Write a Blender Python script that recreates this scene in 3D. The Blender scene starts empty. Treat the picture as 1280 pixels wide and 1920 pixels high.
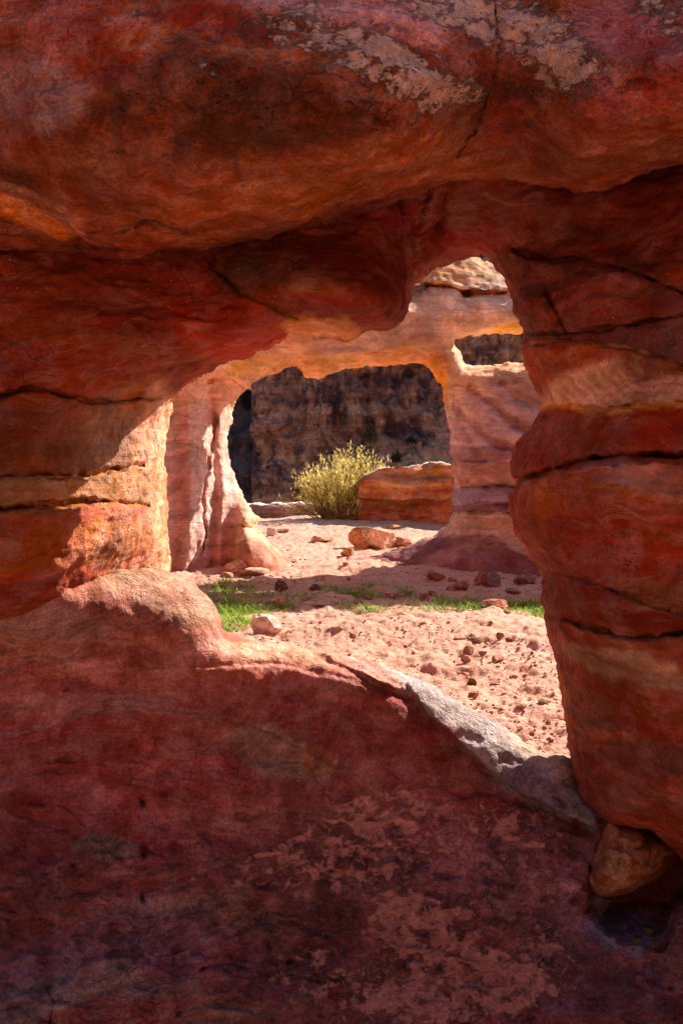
import bpy, math, random
import numpy as np
from mathutils import Vector
R = math.radians
rng = np.random.default_rng(7)
random.seed(7)
scene = bpy.context.scene
COL = scene.collection

# ------------------------------------------------------------------ camera
F, H, HOR = 1600.0, 1.1, 880.0          # focal length in photo pixels, eye height, horizon row
cam_d = bpy.data.cameras.new("camera")
cam = bpy.data.objects.new("camera", cam_d)
COL.objects.link(cam)
scene.camera = cam
cam.location = (0, 0, H)
cam.rotation_euler = (R(90), 0, 0)
cam_d.sensor_fit = 'VERTICAL'
cam_d.sensor_height = 36
cam_d.lens = F * 36 / 1920
cam_d.shift_y = -(960 - HOR) / 1920
cam_d.clip_start = 0.05
cam_d.clip_end = 2000

# ------------------------------------------------------------------ sky and sun
SA, SB = 1.10, 0.92                      # direction towards the sun: (SA, SB, 1)
sun_dir = Vector((SA, SB, 1.0)).normalized()
elev = math.asin(sun_dir.z)
world = bpy.data.worlds.new("World")
scene.world = world
world.use_nodes = True
wn = world.node_tree
bg = wn.nodes['Background']
sky = wn.nodes.new('ShaderNodeTexSky')
sky.sky_type = 'NISHITA'
sky.sun_disc = False
sky.sun_elevation = elev
sky.sun_rotation = math.atan2(SA, SB)
wn.links.new(sky.outputs[0], bg.inputs[0])
bg.inputs[1].default_value = 0.082
sun_d = bpy.data.lights.new("sun", 'SUN')
sun_d.energy = 5.0
sun_d.angle = R(0.5)
sun_d.color = (1.0, 0.93, 0.82)
sun = bpy.data.objects.new("sun", sun_d)
COL.objects.link(sun)
sun.rotation_euler = sun_dir.to_track_quat('Z', 'Y').to_euler()
scene.view_settings.view_transform = 'Standard'
scene.view_settings.look = 'None'
scene.view_settings.exposure = 1.12
scene.view_settings.gamma = 1
scene.cycles.use_adaptive_sampling = True
scene.cycles.adaptive_threshold = 0.025
scene.cycles.diffuse_bounces = 5
scene.cycles.max_bounces = 8
scene.cycles.use_denoising = True

# ------------------------------------------------------------------ numeric helpers
def srgb(r, g, b):
    def f(c):
        c /= 255.0
        return c / 12.92 if c <= 0.04045 else ((c + 0.055) / 1.055) ** 2.4
    return np.array([f(r), f(g), f(b)], np.float32)

_perm = np.random.default_rng(3).permutation(256).astype(np.int32)
_perm = np.concatenate([_perm, _perm, _perm])
_grad = np.array([[1,1,0],[-1,1,0],[1,-1,0],[-1,-1,0],[1,0,1],[-1,0,1],[1,0,-1],[-1,0,-1],
                  [0,1,1],[0,-1,1],[0,1,-1],[0,-1,-1],[1,1,0],[-1,1,0],[0,-1,1],[0,-1,-1]], np.float32)
def perlin(x, y, z):
    x, y, z = np.broadcast_arrays(np.asarray(x, np.float32), np.asarray(y, np.float32), np.asarray(z, np.float32))
    xi, yi, zi = np.floor(x).astype(np.int32), np.floor(y).astype(np.int32), np.floor(z).astype(np.int32)
    xf, yf, zf = x - xi, y - yi, z - zi
    xi &= 255; yi &= 255; zi &= 255
    fade = lambda t: t * t * t * (t * (t * 6 - 15) + 10)
    u, v, w = fade(xf), fade(yf), fade(zf)
    def g(dx, dy, dz):
        h = _perm[_perm[_perm[xi + dx] + yi + dy] + zi + dz] & 15
        gr = _grad[h]
        return gr[..., 0] * (xf - dx) + gr[..., 1] * (yf - dy) + gr[..., 2] * (zf - dz)
    def lerp(t, a, b): return a + t * (b - a)
    x00 = lerp(u, g(0,0,0), g(1,0,0)); x10 = lerp(u, g(0,1,0), g(1,1,0))
    x01 = lerp(u, g(0,0,1), g(1,0,1)); x11 = lerp(u, g(0,1,1), g(1,1,1))
    return lerp(w, lerp(v, x00, x10), lerp(v, x01, x11))
def fbm(x, y, z, octs=4, gain=0.5):
    s, a, f = 0, 1.0, 1.0
    for i in range(octs):
        s = s + a * perlin(x * f + 17.3 * i, y * f + 5.1 * i, z * f + 9.7 * i)
        a *= gain; f *= 2.03
    return s
def sstep(a, b, x):
    t = np.clip((x - a) / (b - a), 0, 1)
    return t * t * (3 - 2 * t)
def catmull(pts, n=4, closed=False):
    p = np.array(pts, float)
    out = []
    N = len(p)
    for i in range(N if closed else N - 1):
        if closed:
            a, b, c, d = p[i - 1], p[i], p[(i + 1) % N], p[(i + 2) % N]
        else:
            a, b, c, d = p[max(i - 1, 0)], p[i], p[i + 1], p[min(i + 2, N - 1)]
        for k in range(n):
            t = k / n
            out.append(0.5 * (2 * b + (c - a) * t + (2 * a - 5 * b + 4 * c - d) * t * t + (3 * b - a - 3 * c + d) * t ** 3))
    if not closed: out.append(p[-1])
    return np.array(out)
def seg_dist(U, V, pts, closed=False):
    d = np.full(U.shape, 1e18)
    n = len(pts)
    for i in range(n if closed else n - 1):
        a, b = pts[i], pts[(i + 1) % n]
        ab = b - a
        l = max((ab ** 2).sum(), 1e-9)
        t = np.clip(((U - a[0]) * ab[0] + (V - a[1]) * ab[1]) / l, 0, 1)
        d = np.minimum(d, (U - a[0] - t * ab[0]) ** 2 + (V - a[1] - t * ab[1]) ** 2)
    return np.sqrt(d)
def poly_sd(U, V, pts):                  # signed distance, negative inside
    pts = np.asarray(pts, float)
    d = seg_dist(U, V, pts, True)
    ins = np.zeros(U.shape, bool)
    n = len(pts)
    for i in range(n):
        a, b = pts[i], pts[(i + 1) % n]
        if a[1] == b[1]: continue
        c = (a[1] > V) != (b[1] > V)
        ins ^= c & (U < (b[0] - a[0]) * (V - a[1]) / (b[1] - a[1]) + a[0])
    return np.where(ins, -d, d)
def tps(ctrl, U, V, smooth=1e-3, s=500.0):
    c = np.array(ctrl, float)
    P = c[:, :2] / s
    n = len(c)
    def phi(r2): return np.where(r2 > 1e-12, 0.5 * r2 * np.log(np.maximum(r2, 1e-12)), 0)
    A = np.zeros((n + 3, n + 3))
    A[:n, :n] = phi(((P[:, None] - P[None]) ** 2).sum(-1)) + smooth * np.eye(n)
    A[:n, n] = 1; A[:n, n + 1:] = P
    A[n, :n] = 1; A[n + 1:, :n] = P.T
    w = np.linalg.solve(A, np.concatenate([c[:, 2], [0, 0, 0]]))
    u, v = U / s, V / s
    out = w[n] + w[n + 1] * u + w[n + 2] * v
    for i in range(n):
        out = out + w[i] * phi((u - P[i, 0]) ** 2 + (v - P[i, 1]) ** 2)
    return out
def gauss(U, V, u, v, ru, rv, rot=0):
    c, s = math.cos(R(rot)), math.sin(R(rot))
    a, b = (U - u) * c + (V - v) * s, -(U - u) * s + (V - v) * c
    return np.exp(-(a / ru) ** 2 - (b / rv) ** 2)
def smax(a, b, k):
    h = np.maximum(k - np.abs(a - b), 0) / k
    return np.maximum(a, b) + h * h * k * 0.25
def axis(parts):
    out = []
    for a, b, st in parts: out.append(np.arange(a, b, st, dtype=np.float64))
    out.append([parts[-1][1]])
    return np.concatenate(out)

# surface nets: rock mass between its front and its back, inside its outline
def surface_nets(f, ax, ay, az):
    ins = f < 0
    nx, ny, nz = f.shape
    cnt = np.zeros((nx - 1, ny - 1, nz - 1), np.int8)
    for i in (0, 1):
        for j in (0, 1):
            for k in (0, 1):
                cnt += ins[i:nx - 1 + i, j:ny - 1 + j, k:nz - 1 + k]
    act = (cnt > 0) & (cnt < 8)
    ci, cj, ck = np.nonzero(act)
    idx = np.full(act.shape, -1, np.int32)
    idx[ci, cj, ck] = np.arange(len(ci))
    acc = np.zeros((len(ci), 3)); num = np.zeros(len(ci))
    cs = [(i, j, k) for i in (0, 1) for j in (0, 1) for k in (0, 1)]
    for a in cs:
        for ax_ in range(3):
            if a[ax_]: continue
            b = list(a); b[ax_] = 1
            fa = f[ci + a[0], cj + a[1], ck + a[2]]
            fb = f[ci + b[0], cj + b[1], ck + b[2]]
            m = (fa < 0) != (fb < 0)
            t = np.where(m, fa / np.where(m, fa - fb, 1), 0)
            for q in range(3):
                acc[:, q] += np.where(m, a[q] + (t if q == ax_ else 0), 0)
            num += m
    p = acc / num[:, None] + np.stack([ci, cj, ck], 1)
    P = np.stack([np.interp(p[:, 0], np.arange(nx), ax), np.interp(p[:, 1], np.arange(ny), ay),
                  np.interp(p[:, 2], np.arange(nz), az)], 1)
    quads = []
    s0 = ins[:-1] != ins[1:]
    i, j, k = np.nonzero(s0[:, 1:-1, 1:-1]); j += 1; k += 1
    q = np.stack([idx[i, j - 1, k - 1], idx[i, j, k - 1], idx[i, j, k], idx[i, j - 1, k]], 1)
    fl = ins[i, j, k]; q[~fl] = q[~fl][:, ::-1]; quads.append(q)
    s1 = ins[:, :-1] != ins[:, 1:]
    i, j, k = np.nonzero(s1[1:-1, :, 1:-1]); i += 1; k += 1
    q = np.stack([idx[i - 1, j, k - 1], idx[i - 1, j, k], idx[i, j, k], idx[i, j, k - 1]], 1)
    fl = ins[i, j, k]; q[~fl] = q[~fl][:, ::-1]; quads.append(q)
    s2 = ins[:, :, :-1] != ins[:, :, 1:]
    i, j, k = np.nonzero(s2[1:-1, 1:-1, :]); i += 1; j += 1
    q = np.stack([idx[i - 1, j - 1, k], idx[i, j - 1, k], idx[i, j, k], idx[i - 1, j, k]], 1)
    fl = ins[i, j, k]; q[~fl] = q[~fl][:, ::-1]; quads.append(q)
    return P, np.concatenate(quads)
def normals(co, quads):
    n = np.cross(co[quads[:, 2]] - co[quads[:, 0]], co[quads[:, 3]] - co[quads[:, 1]])
    out = np.zeros_like(co)
    for k in range(4):
        for q in range(3):
            out[:, q] += np.bincount(quads[:, k], n[:, q], len(co))
    return out / np.maximum(np.linalg.norm(out, axis=1, keepdims=True), 1e-12)
def mesh_np(name, co, faces, mat=None, smooth=True, attrs=None, loc=None, parent=None):
    co = np.asarray(co, np.float32); faces = np.asarray(faces, np.int32)
    me = bpy.data.meshes.new(name)
    if loc is not None: co = co - np.asarray(loc, np.float32)
    me.vertices.add(len(co)); me.vertices.foreach_set('co', co.ravel())
    k = faces.shape[1]
    me.loops.add(faces.size); me.loops.foreach_set('vertex_index', faces.ravel())
    me.polygons.add(len(faces))
    me.polygons.foreach_set('loop_start', np.arange(0, faces.size, k, dtype=np.int32))
    me.polygons.foreach_set('use_smooth', np.full(len(faces), smooth))
    me.update(calc_edges=True)
    for an, arr in (attrs or {}).items():
        at = me.color_attributes.new(an, 'FLOAT_COLOR', 'POINT')
        c = np.ones((len(co), 4), np.float32); c[:, :arr.shape[1]] = arr
        at.data.foreach_set('color', c.ravel())
    if mat: me.materials.append(mat)
    o = bpy.data.objects.new(name, me)
    COL.objects.link(o)
    if loc is not None: o.location = [float(t) for t in loc]
    if parent: o.parent = parent
    return o
def tag(o, label=None, cat=None, group=None, kind=None):
    if label: o['label'] = label
    if cat: o['category'] = cat
    if group: o['group'] = group
    if kind: o['kind'] = kind
    return o
def to_world(u, v, y):
    u, v, y = np.asarray(u, float), np.asarray(v, float), np.asarray(y, float)
    return np.stack([(u - 640) / F * y, y + 0 * u, H + (HOR - v) / F * y], -1)

# ------------------------------------------------------------------ materials
def new_mat(name):
    m = bpy.data.materials.new(name); m.use_nodes = True
    nt = m.node_tree
    b = nt.nodes['Principled BSDF']
    b.inputs['Roughness'].default_value = 0.88
    b.inputs['Specular IOR Level'].default_value = 0.25
    return m, nt, b
class N:
    def __init__(s, nt): s.nt = nt
    def node(s, t, **kw):
        n = s.nt.nodes.new(t)
        for k, v in kw.items(): setattr(n, k, v)
        return n
    def link(s, a, b): s.nt.links.new(a, b)
    def noise(s, vec, scale, detail=4, rough=0.55, dist=0.0):
        n = s.node('ShaderNodeTexNoise')
        n.inputs['Scale'].default_value = scale; n.inputs['Detail'].default_value = detail
        n.inputs['Roughness'].default_value = rough; n.inputs['Distortion'].default_value = dist
        if vec is not None: s.link(vec, n.inputs['Vector'])
        return n.outputs['Fac']
    def ramp(s, x, a, b, va=0.0, vb=1.0):
        n = s.node('ShaderNodeMapRange', interpolation_type='SMOOTHSTEP')
        n.inputs['From Min'].default_value = a; n.inputs['From Max'].default_value = b
        n.inputs['To Min'].default_value = va; n.inputs['To Max'].default_value = vb
        s.link(x, n.inputs['Value']); return n.outputs['Result']
    def math(s, op, a, b=None):
        n = s.node('ShaderNodeMath', operation=op)
        for i, q in enumerate((a, b)):
            if q is None: continue
            if hasattr(q, 'links'): s.link(q, n.inputs[i])
            else: n.inputs[i].default_value = q
        return n.outputs[0]
    def mix(s, fac, a, b, mode='MIX'):
        n = s.node('ShaderNodeMix', data_type='RGBA', blend_type=mode)
        for i, q in ((0, fac), (6, a), (7, b)):
            if hasattr(q, 'links'): s.link(q, n.inputs[i])
            elif i == 0: n.inputs[0].default_value = q
            else: n.inputs[i].default_value = (*[float(t) for t in q], 1)
        return n.outputs[2]
    def mapping(s, vec, scale=(1, 1, 1), rot=(0, 0, 0)):
        n = s.node('ShaderNodeMapping'); s.link(vec, n.inputs['Vector'])
        n.inputs['Scale'].default_value = scale; n.inputs['Rotation'].default_value = rot
        return n.outputs[0]
    def bump(s, h, strength, dist, prev=None):
        n = s.node('ShaderNodeBump'); n.inputs['Strength'].default_value = strength; n.inputs['Distance'].default_value = dist
        s.link(h, n.inputs['Height'])
        if prev is not None: s.link(prev, n.inputs['Normal'])
        return n.outputs[0]

def rock_mat(name, sc=1.0, strata=0.35, strata_rot=(0, 0, 0), pale=srgb(215, 180, 160), dark=srgb(60, 38, 34), bump=1.0, tint=(1, 1, 1), psc=13, pdist=.8, grain=1.0):
    """sandstone: painted bed colours x strata streaks x grain, pale flakes and dark varnish where the masks allow"""
    m, nt, b = new_mat(name); g = N(nt)
    pos = g.node('ShaderNodeNewGeometry').outputs['Position']
    ca = g.node('ShaderNodeVertexColor', layer_name='Col').outputs['Color']
    mk = g.node('ShaderNodeSeparateColor'); g.link(g.node('ShaderNodeVertexColor', layer_name='Mask').outputs['Color'], mk.inputs[0])
    big = g.noise(pos, 2.2 * sc, 5, 0.6, 0.6)
    mid = g.noise(pos, 11 * sc, 6, 0.65, 0.3)
    fine = g.noise(pos, 95 * sc, 3, 0.7)
    sm = g.mapping(pos, (1.3 * sc, 1.3 * sc, 14 * sc), strata_rot)
    st = g.noise(sm, 1.6, 5, 0.6, 0.7)
    val = g.math('MULTIPLY', g.ramp(big, 0.28, 0.72, 0.66, 1.30), g.ramp(mid, 0.3, 0.7, 1 - .36 * grain, 1 + .32 * grain))
    val = g.math('MULTIPLY', val, g.ramp(st, 0.3, 0.7, 1 - strata, 1 + strata))
    val = g.math('MULTIPLY', val, g.ramp(fine, 0.28, 0.72, 1 - .36 * grain, 1 + .36 * grain))
    vv = g.node('ShaderNodeCombineColor')
    for i in range(3): g.link(val, vv.inputs[i])
    c = g.mix(1.0, ca, vv.outputs[0], 'MULTIPLY')
    c = g.mix(1.0, c, tint, 'MULTIPLY')
    # hue shift between beds
    hue = g.noise(sm, 0.9, 3, 0.5, 0.9)
    hs = g.node('ShaderNodeHueSaturation'); g.link(c, hs.inputs['Color'])
    g.link(g.ramp(hue, 0.3, 0.7, 0.499, 0.513), hs.inputs['Hue'])
    g.link(g.ramp(mid, 0.3, 0.7, 1.12, 0.86), hs.inputs['Saturation'])
    c = hs.outputs[0]
    # thin bedding lines, hairline cracks, specks
    wz = g.node('ShaderNodeTexNoise'); wz.inputs['Scale'].default_value = 1.3 * sc; wz.inputs['Detail'].default_value = 3; g.link(pos, wz.inputs['Vector'])
    ws = g.node('ShaderNodeVectorMath', operation='SCALE'); ws.inputs['Scale'].default_value = .75 / sc; g.link(wz.outputs['Color'], ws.inputs[0])
    wa = g.node('ShaderNodeVectorMath', operation='ADD'); g.link(pos, wa.inputs[0]); g.link(ws.outputs[0], wa.inputs[1])
    lam = g.noise(g.mapping(wa.outputs[0], (.5 * sc, .5 * sc, 4.5 * sc), strata_rot), 1.5, 6, .5, .1)
    la = g.math('ABSOLUTE', g.math('SUBTRACT', g.math('FRACT', g.math('MULTIPLY', lam, 11.0)), .5))
    line = g.math('MULTIPLY', g.ramp(la, .09, .0), g.ramp(big, .42, .6))
    pale_line = g.ramp(lam, .45, .55)
    saw = g.ramp(g.math('FRACT', g.math('MULTIPLY', lam, 6.0)), 0, 1, .88, 1.12)
    sv = g.node('ShaderNodeCombineColor')
    for i in range(3): g.link(saw, sv.inputs[i])
    c = g.mix(1.0, c, sv.outputs[0], 'MULTIPLY')
    c = g.mix(g.math('MULTIPLY', line, .20), c, g.mix(pale_line, dark, pale))
    wv = g.node('ShaderNodeVectorMath', operation='ADD'); g.link(pos, wv.inputs[0])
    nz_ = g.node('ShaderNodeTexNoise'); nz_.inputs['Scale'].default_value = 5 * sc; nz_.inputs['Detail'].default_value = 6; g.link(pos, nz_.inputs['Vector'])
    sc_ = g.node('ShaderNodeVectorMath', operation='SCALE'); sc_.inputs['Scale'].default_value = .28 / sc; g.link(nz_.outputs['Color'], sc_.inputs[0]); g.link(sc_.outputs[0], wv.inputs[1])
    cv = g.node('ShaderNodeTexVoronoi', feature='DISTANCE_TO_EDGE'); cv.inputs['Scale'].default_value = 4.2 * sc
    g.link(g.mapping(wv.outputs[0], (1, 1, 2.2), strata_rot), cv.inputs['Vector'])
    crk = g.math('MULTIPLY', g.ramp(cv.outputs['Distance'], .016, .0), g.ramp(g.noise(pos, 2.6 * sc, 3), .57, .66))
    c = g.mix(g.math('MULTIPLY', crk, .32), c, dark)
    sp = g.node('ShaderNodeTexVoronoi', feature='F1'); sp.inputs['Scale'].default_value = 70 * sc; g.link(pos, sp.inputs['Vector'])
    spk = g.math('MULTIPLY', g.ramp(sp.outputs['Distance'], .26, .12), g.ramp(g.noise(pos, 5 * sc, 4, .7), .50, .66))
    c = g.mix(g.math('MULTIPLY', spk, .6), c, dark)
    sp2 = g.node('ShaderNodeTexVoronoi', feature='F1'); sp2.inputs['Scale'].default_value = 42 * sc; g.link(g.mapping(pos, (1.1, 1.3, 1)), sp2.inputs['Vector'])
    spk2 = g.math('MULTIPLY', g.ramp(sp2.outputs['Distance'], .13, .06), g.ramp(g.noise(pos, 3.3 * sc, 4, .7), .46, .6))
    c = g.mix(g.math('MULTIPLY', spk2, .55), c, pale)
    # dark varnish / blotches
    dn = g.noise(pos, 7 * sc, 8, 0.72, 0.5)
    df = g.math('MULTIPLY', g.ramp(dn, 0.47, 0.6), mk.outputs[1])
    c = g.mix(df, c, dark)
    # pale flakes and lichen
    pn = g.noise(g.mapping(pos, (1, 1, 1.5)), psc * sc, 9, 0.74, pdist)
    th = g.math('SUBTRACT', 0.725, g.math('MULTIPLY', mk.outputs[0], 0.36))
    pf = g.node('ShaderNodeMapRange', interpolation_type='SMOOTHSTEP'); g.link(pn, pf.inputs['Value'])
    g.link(th, pf.inputs['From Min']); g.link(g.math('ADD', th, 0.10), pf.inputs['From Max'])
    pfm = g.math('MULTIPLY', pf.outputs[0], g.math('MINIMUM', g.math('MULTIPLY', mk.outputs[0], 4.0), 0.85))
    c = g.mix(pfm, c, g.mix(g.ramp(g.noise(pos, 38 * sc, 5, .7), .35, .65), [t * .72 for t in pale], [min(1, t * 1.2) for t in pale]))
    g.link(c, b.inputs['Base Color'])
    # grain and pits
    vo = g.node('ShaderNodeTexVoronoi', feature='F1'); vo.inputs['Scale'].default_value = 34 * sc; g.link(pos, vo.inputs['Vector'])
    pit = g.ramp(vo.outputs['Distance'], 0.05, 0.3)
    pitm = g.math('MULTIPLY', g.math('SUBTRACT', 1.0, pit), g.ramp(mid, 0.5, 0.62))
    h = g.math('SUBTRACT', g.math('ADD', g.math('MULTIPLY', fine, 0.5 * grain), g.math('MULTIPLY', mid, 0.9 * grain)), g.math('MULTIPLY', pitm, 0.4))
    h = g.math('ADD', h, g.math('MULTIPLY', pfm, 0.30))
    h = g.math('ADD', h, g.math('MULTIPLY', st, 0.5))
    h = g.math('SUBTRACT', h, g.math('ADD', g.math('MULTIPLY', crk, .25), g.math('ADD', g.math('MULTIPLY', line, .14), g.math('MULTIPLY', spk, .25))))
    rough = g.math('ADD', 0.45, mk.outputs[2])
    h2 = g.math('MULTIPLY', h, rough)
    g.link(g.bump(h2, 1.0 * bump, 0.024 / sc), b.inputs['Normal'])
    return m

# ------------------------------------------------------------------ painting and sculpting tools (image-traced controls, world-sized rock)
def paint(U, V, base, items, warp=10, seed=0):
    wu = U + warp * fbm(U / 60, V / 60, seed + 0.5, 4) * 1.6
    wv = V + warp * fbm(U / 60 + 31, V / 60 + 11, seed + 3.5, 4) * 1.6
    c = np.tile(base, (len(U), 1)).astype(np.float32)
    for it in items:
        k = it[0]
        if k == 'e': _, u, v, ru, rv, rot, col, a = it; w = a * sstep(0.25, 0.62, gauss(wu, wv, u, v, ru, rv, rot))
        elif k == 'p': _, pts, col, a, soft = it; w = a * sstep(soft, -soft, poly_sd(wu, wv, pts))
        elif k == 'l': _, pts, wd, col, a = it; pts = np.array(pts, float); w = a * np.exp(-(seg_dist(U + (wu - U) * .25, V + (wv - V) * .25, catmull(pts, 3)) / wd) ** 2)
        elif k == 'b': _, top, bot, col, a, soft = it; t = np.interp(wu, *zip(*top)); bt = np.interp(wu, *zip(*bot)); w = a * sstep(-soft, soft, wv - t) * sstep(soft, -soft, wv - bt) * sstep(top[0][0] - 12, top[0][0] + 12, wu) * sstep(top[-1][0] + 12, top[-1][0] - 12, wu)
        c += (col - c) * w[:, None]
    return c
def field(U, V, items):
    w = np.zeros(len(U), np.float32)
    wu = U + 14 * fbm(U / 50, V / 50, 1.5, 3); wv = V + 14 * fbm(U / 50 + 9, V / 50, 4.5, 3)
    for u, v, ru, rv, rot, a in items: w = np.maximum(w, a * np.clip(gauss(wu, wv, u, v, ru, rv, rot) * 1.3, 0, 1))
    return w
def groove(D, U, V, pts, w, amp):
    p = catmull(pts, 3)
    lo, hi = p.min(0) - 4 * w, p.max(0) + 4 * w
    m = (U > lo[0]) & (U < hi[0]) & (V > lo[1]) & (V < hi[1])
    jit = 5 * perlin(U[m] / 18, V[m] / 18, 2.2)
    d = seg_dist(U[m] + jit, V[m] + jit, p)
    D[m] += amp * np.exp(-(d / w) ** 2)
def ledge(D, U, V, line, amp, length, u0=-1e9, u1=1e9, soft=40):
    """the bed below the line stands proud of the bed above it by amp, dying away over length"""
    t = V - np.interp(U, *zip(*line)) + 4 * perlin(U / 25, V / 60, 8.1)
    D -= amp * sstep(-4, 5, t) * np.exp(-np.maximum(t, 0) / length) * sstep(u0 - soft, u0 + soft, U) * sstep(u1 + soft, u1 - soft, U)
def build_rock(name, U, V, D, B, S, ya, mat, k=0.10, kb=0.2, color=None, masks=None, disp=(), loc=None, ymid=2.7):
    """D front depth, B back depth, S signed outline distance in metres (negative inside)"""
    au, av = U[:, 0], V[0, :]
    y = ya[None, None, :].astype(np.float32)
    f = smax(smax((D[..., None] - y).astype(np.float32), S[..., None].astype(np.float32), k), y - B[..., None].astype(np.float32), kb)
    f[0] = np.abs(f[0]) + .01; f[-1] = np.abs(f[-1]) + .01; f[:, 0] = np.abs(f[:, 0]) + .01; f[:, -1] = np.abs(f[:, -1]) + .01
    f[:, :, 0] = np.abs(f[:, :, 0]) + .01; f[:, :, -1] = np.abs(f[:, :, -1]) + .01
    P, q = surface_nets(f, au, av, ya); del f
    co = to_world(P[:, 0], P[:, 1], P[:, 2])
    # orient outward
    n = normals(co, q)
    cen = co.mean(0)
    front = P[:, 2] < ymid
    if n[front][:, 1].mean() > 0: q = q[:, ::-1].copy(); n = -n
    for amp, scl, zs, octs in disp:
        n = normals(co, q)
        d = fbm(co[:, 0] / scl, co[:, 1] / scl, co[:, 2] / scl * zs, octs)
        co = co + n * (amp * d)[:, None]
    col = color(P[:, 0], P[:, 1]); mk = masks(P[:, 0], P[:, 1])
    return tag(mesh_np(name, co, q, mat, attrs={'Col': col, 'Mask': mk}, loc=loc))

# ================================================================== FRONT ROCK
RED, DEEP, BROWN = srgb(150, 62, 44), srgb(128, 40, 30), srgb(128, 72, 50)
TAN, ORANGE, OCHRE = srgb(186, 128, 96), srgb(188, 98, 56), srgb(186, 120, 52)
PURPLE, GREYP, PALE = srgb(116, 66, 66), srgb(160, 118, 108), srgb(214, 184, 164)
DARK = srgb(58, 36, 32)
red_rock = rock_mat('red_sandstone', strata=0.16, tint=(1.0, .88, .74), grain=.5)
top_rock = rock_mat('lichened_sandstone', strata=0.10, pale=srgb(222, 178, 158), bump=1.1, tint=(1.75, 1.16, .64), grain=.85, psc=24, pdist=.15)
low_rock = rock_mat('flaking_sandstone', strata=0.12, strata_rot=(0.5, 0.25, 0), pale=srgb(208, 138, 126), tint=(1.42, 2.2, 2.8), grain=.85, psc=18, pdist=.3)

opening = [(874,483),(895,480),(921,494),(944,525),(957,558),(968,585),(977,612),(978,640),(981,672),(998,720),(1010,745),(1012,764),
 (1004,785),(990,806),(970,828),(960,858),(960,888),(968,902),(957,922),(954,955),(962,985),(977,1012),(1000,1046),(1016,1078),
 (1020,1110),(1021,1155),(1028,1190),(1040,1230),(1050,1285),(1058,1340),(1067,1395),(1076,1440),(1084,1482),(1108,1516),(1146,1544),
 (1185,1548),(1230,1562),(1285,1612),(1400,1660),(2000,1720),(3000,1750),(3000,3200),(-2000,3200),(-2000,1220),(-200,1210),(0,1190),(150,1180),(260,1170),(312,1130),
 (318,1085),(320,1040),(315,1000),(314,950),(312,905),(308,865),(312,815),(322,768),(336,736),(362,716),(392,698),(418,682),(456,672),(495,655),(525,639),
 (553,625),(580,630),(606,634),(650,638),(672,626),(690,618),(732,617),(748,606),(764,580),(769,560),(771,545),(785,526),(807,509),(838,497)]
opening_c = catmull(opening, 3, True)

def front_axes(v0, v1, st=3.0):
    au = axis([(-1700, -200, 60), (-200, -44, 12), (-44, 1326, st), (1326, 1500, 12), (1500, 3000, 60)])
    parts = []
    if v0 < -44: parts += [(v0, -200, 60), (-200, -44, 12), (-44, min(v1, 1962), st)]
    else: parts += [(v0, min(v1, 1962), st)]
    if v1 > 1962: parts += [(1962, 2200, 12), (2200, v1, 60)]
    return np.meshgrid(au, axis(parts), indexing='ij')

def rock_relief(D, U, V, a=1.0):
    D += a * (0.07 * fbm(U / 260, V / 200, 3.3, 3) + 0.022 * fbm(U / 70, V / 55, 7.7, 3))

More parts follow.
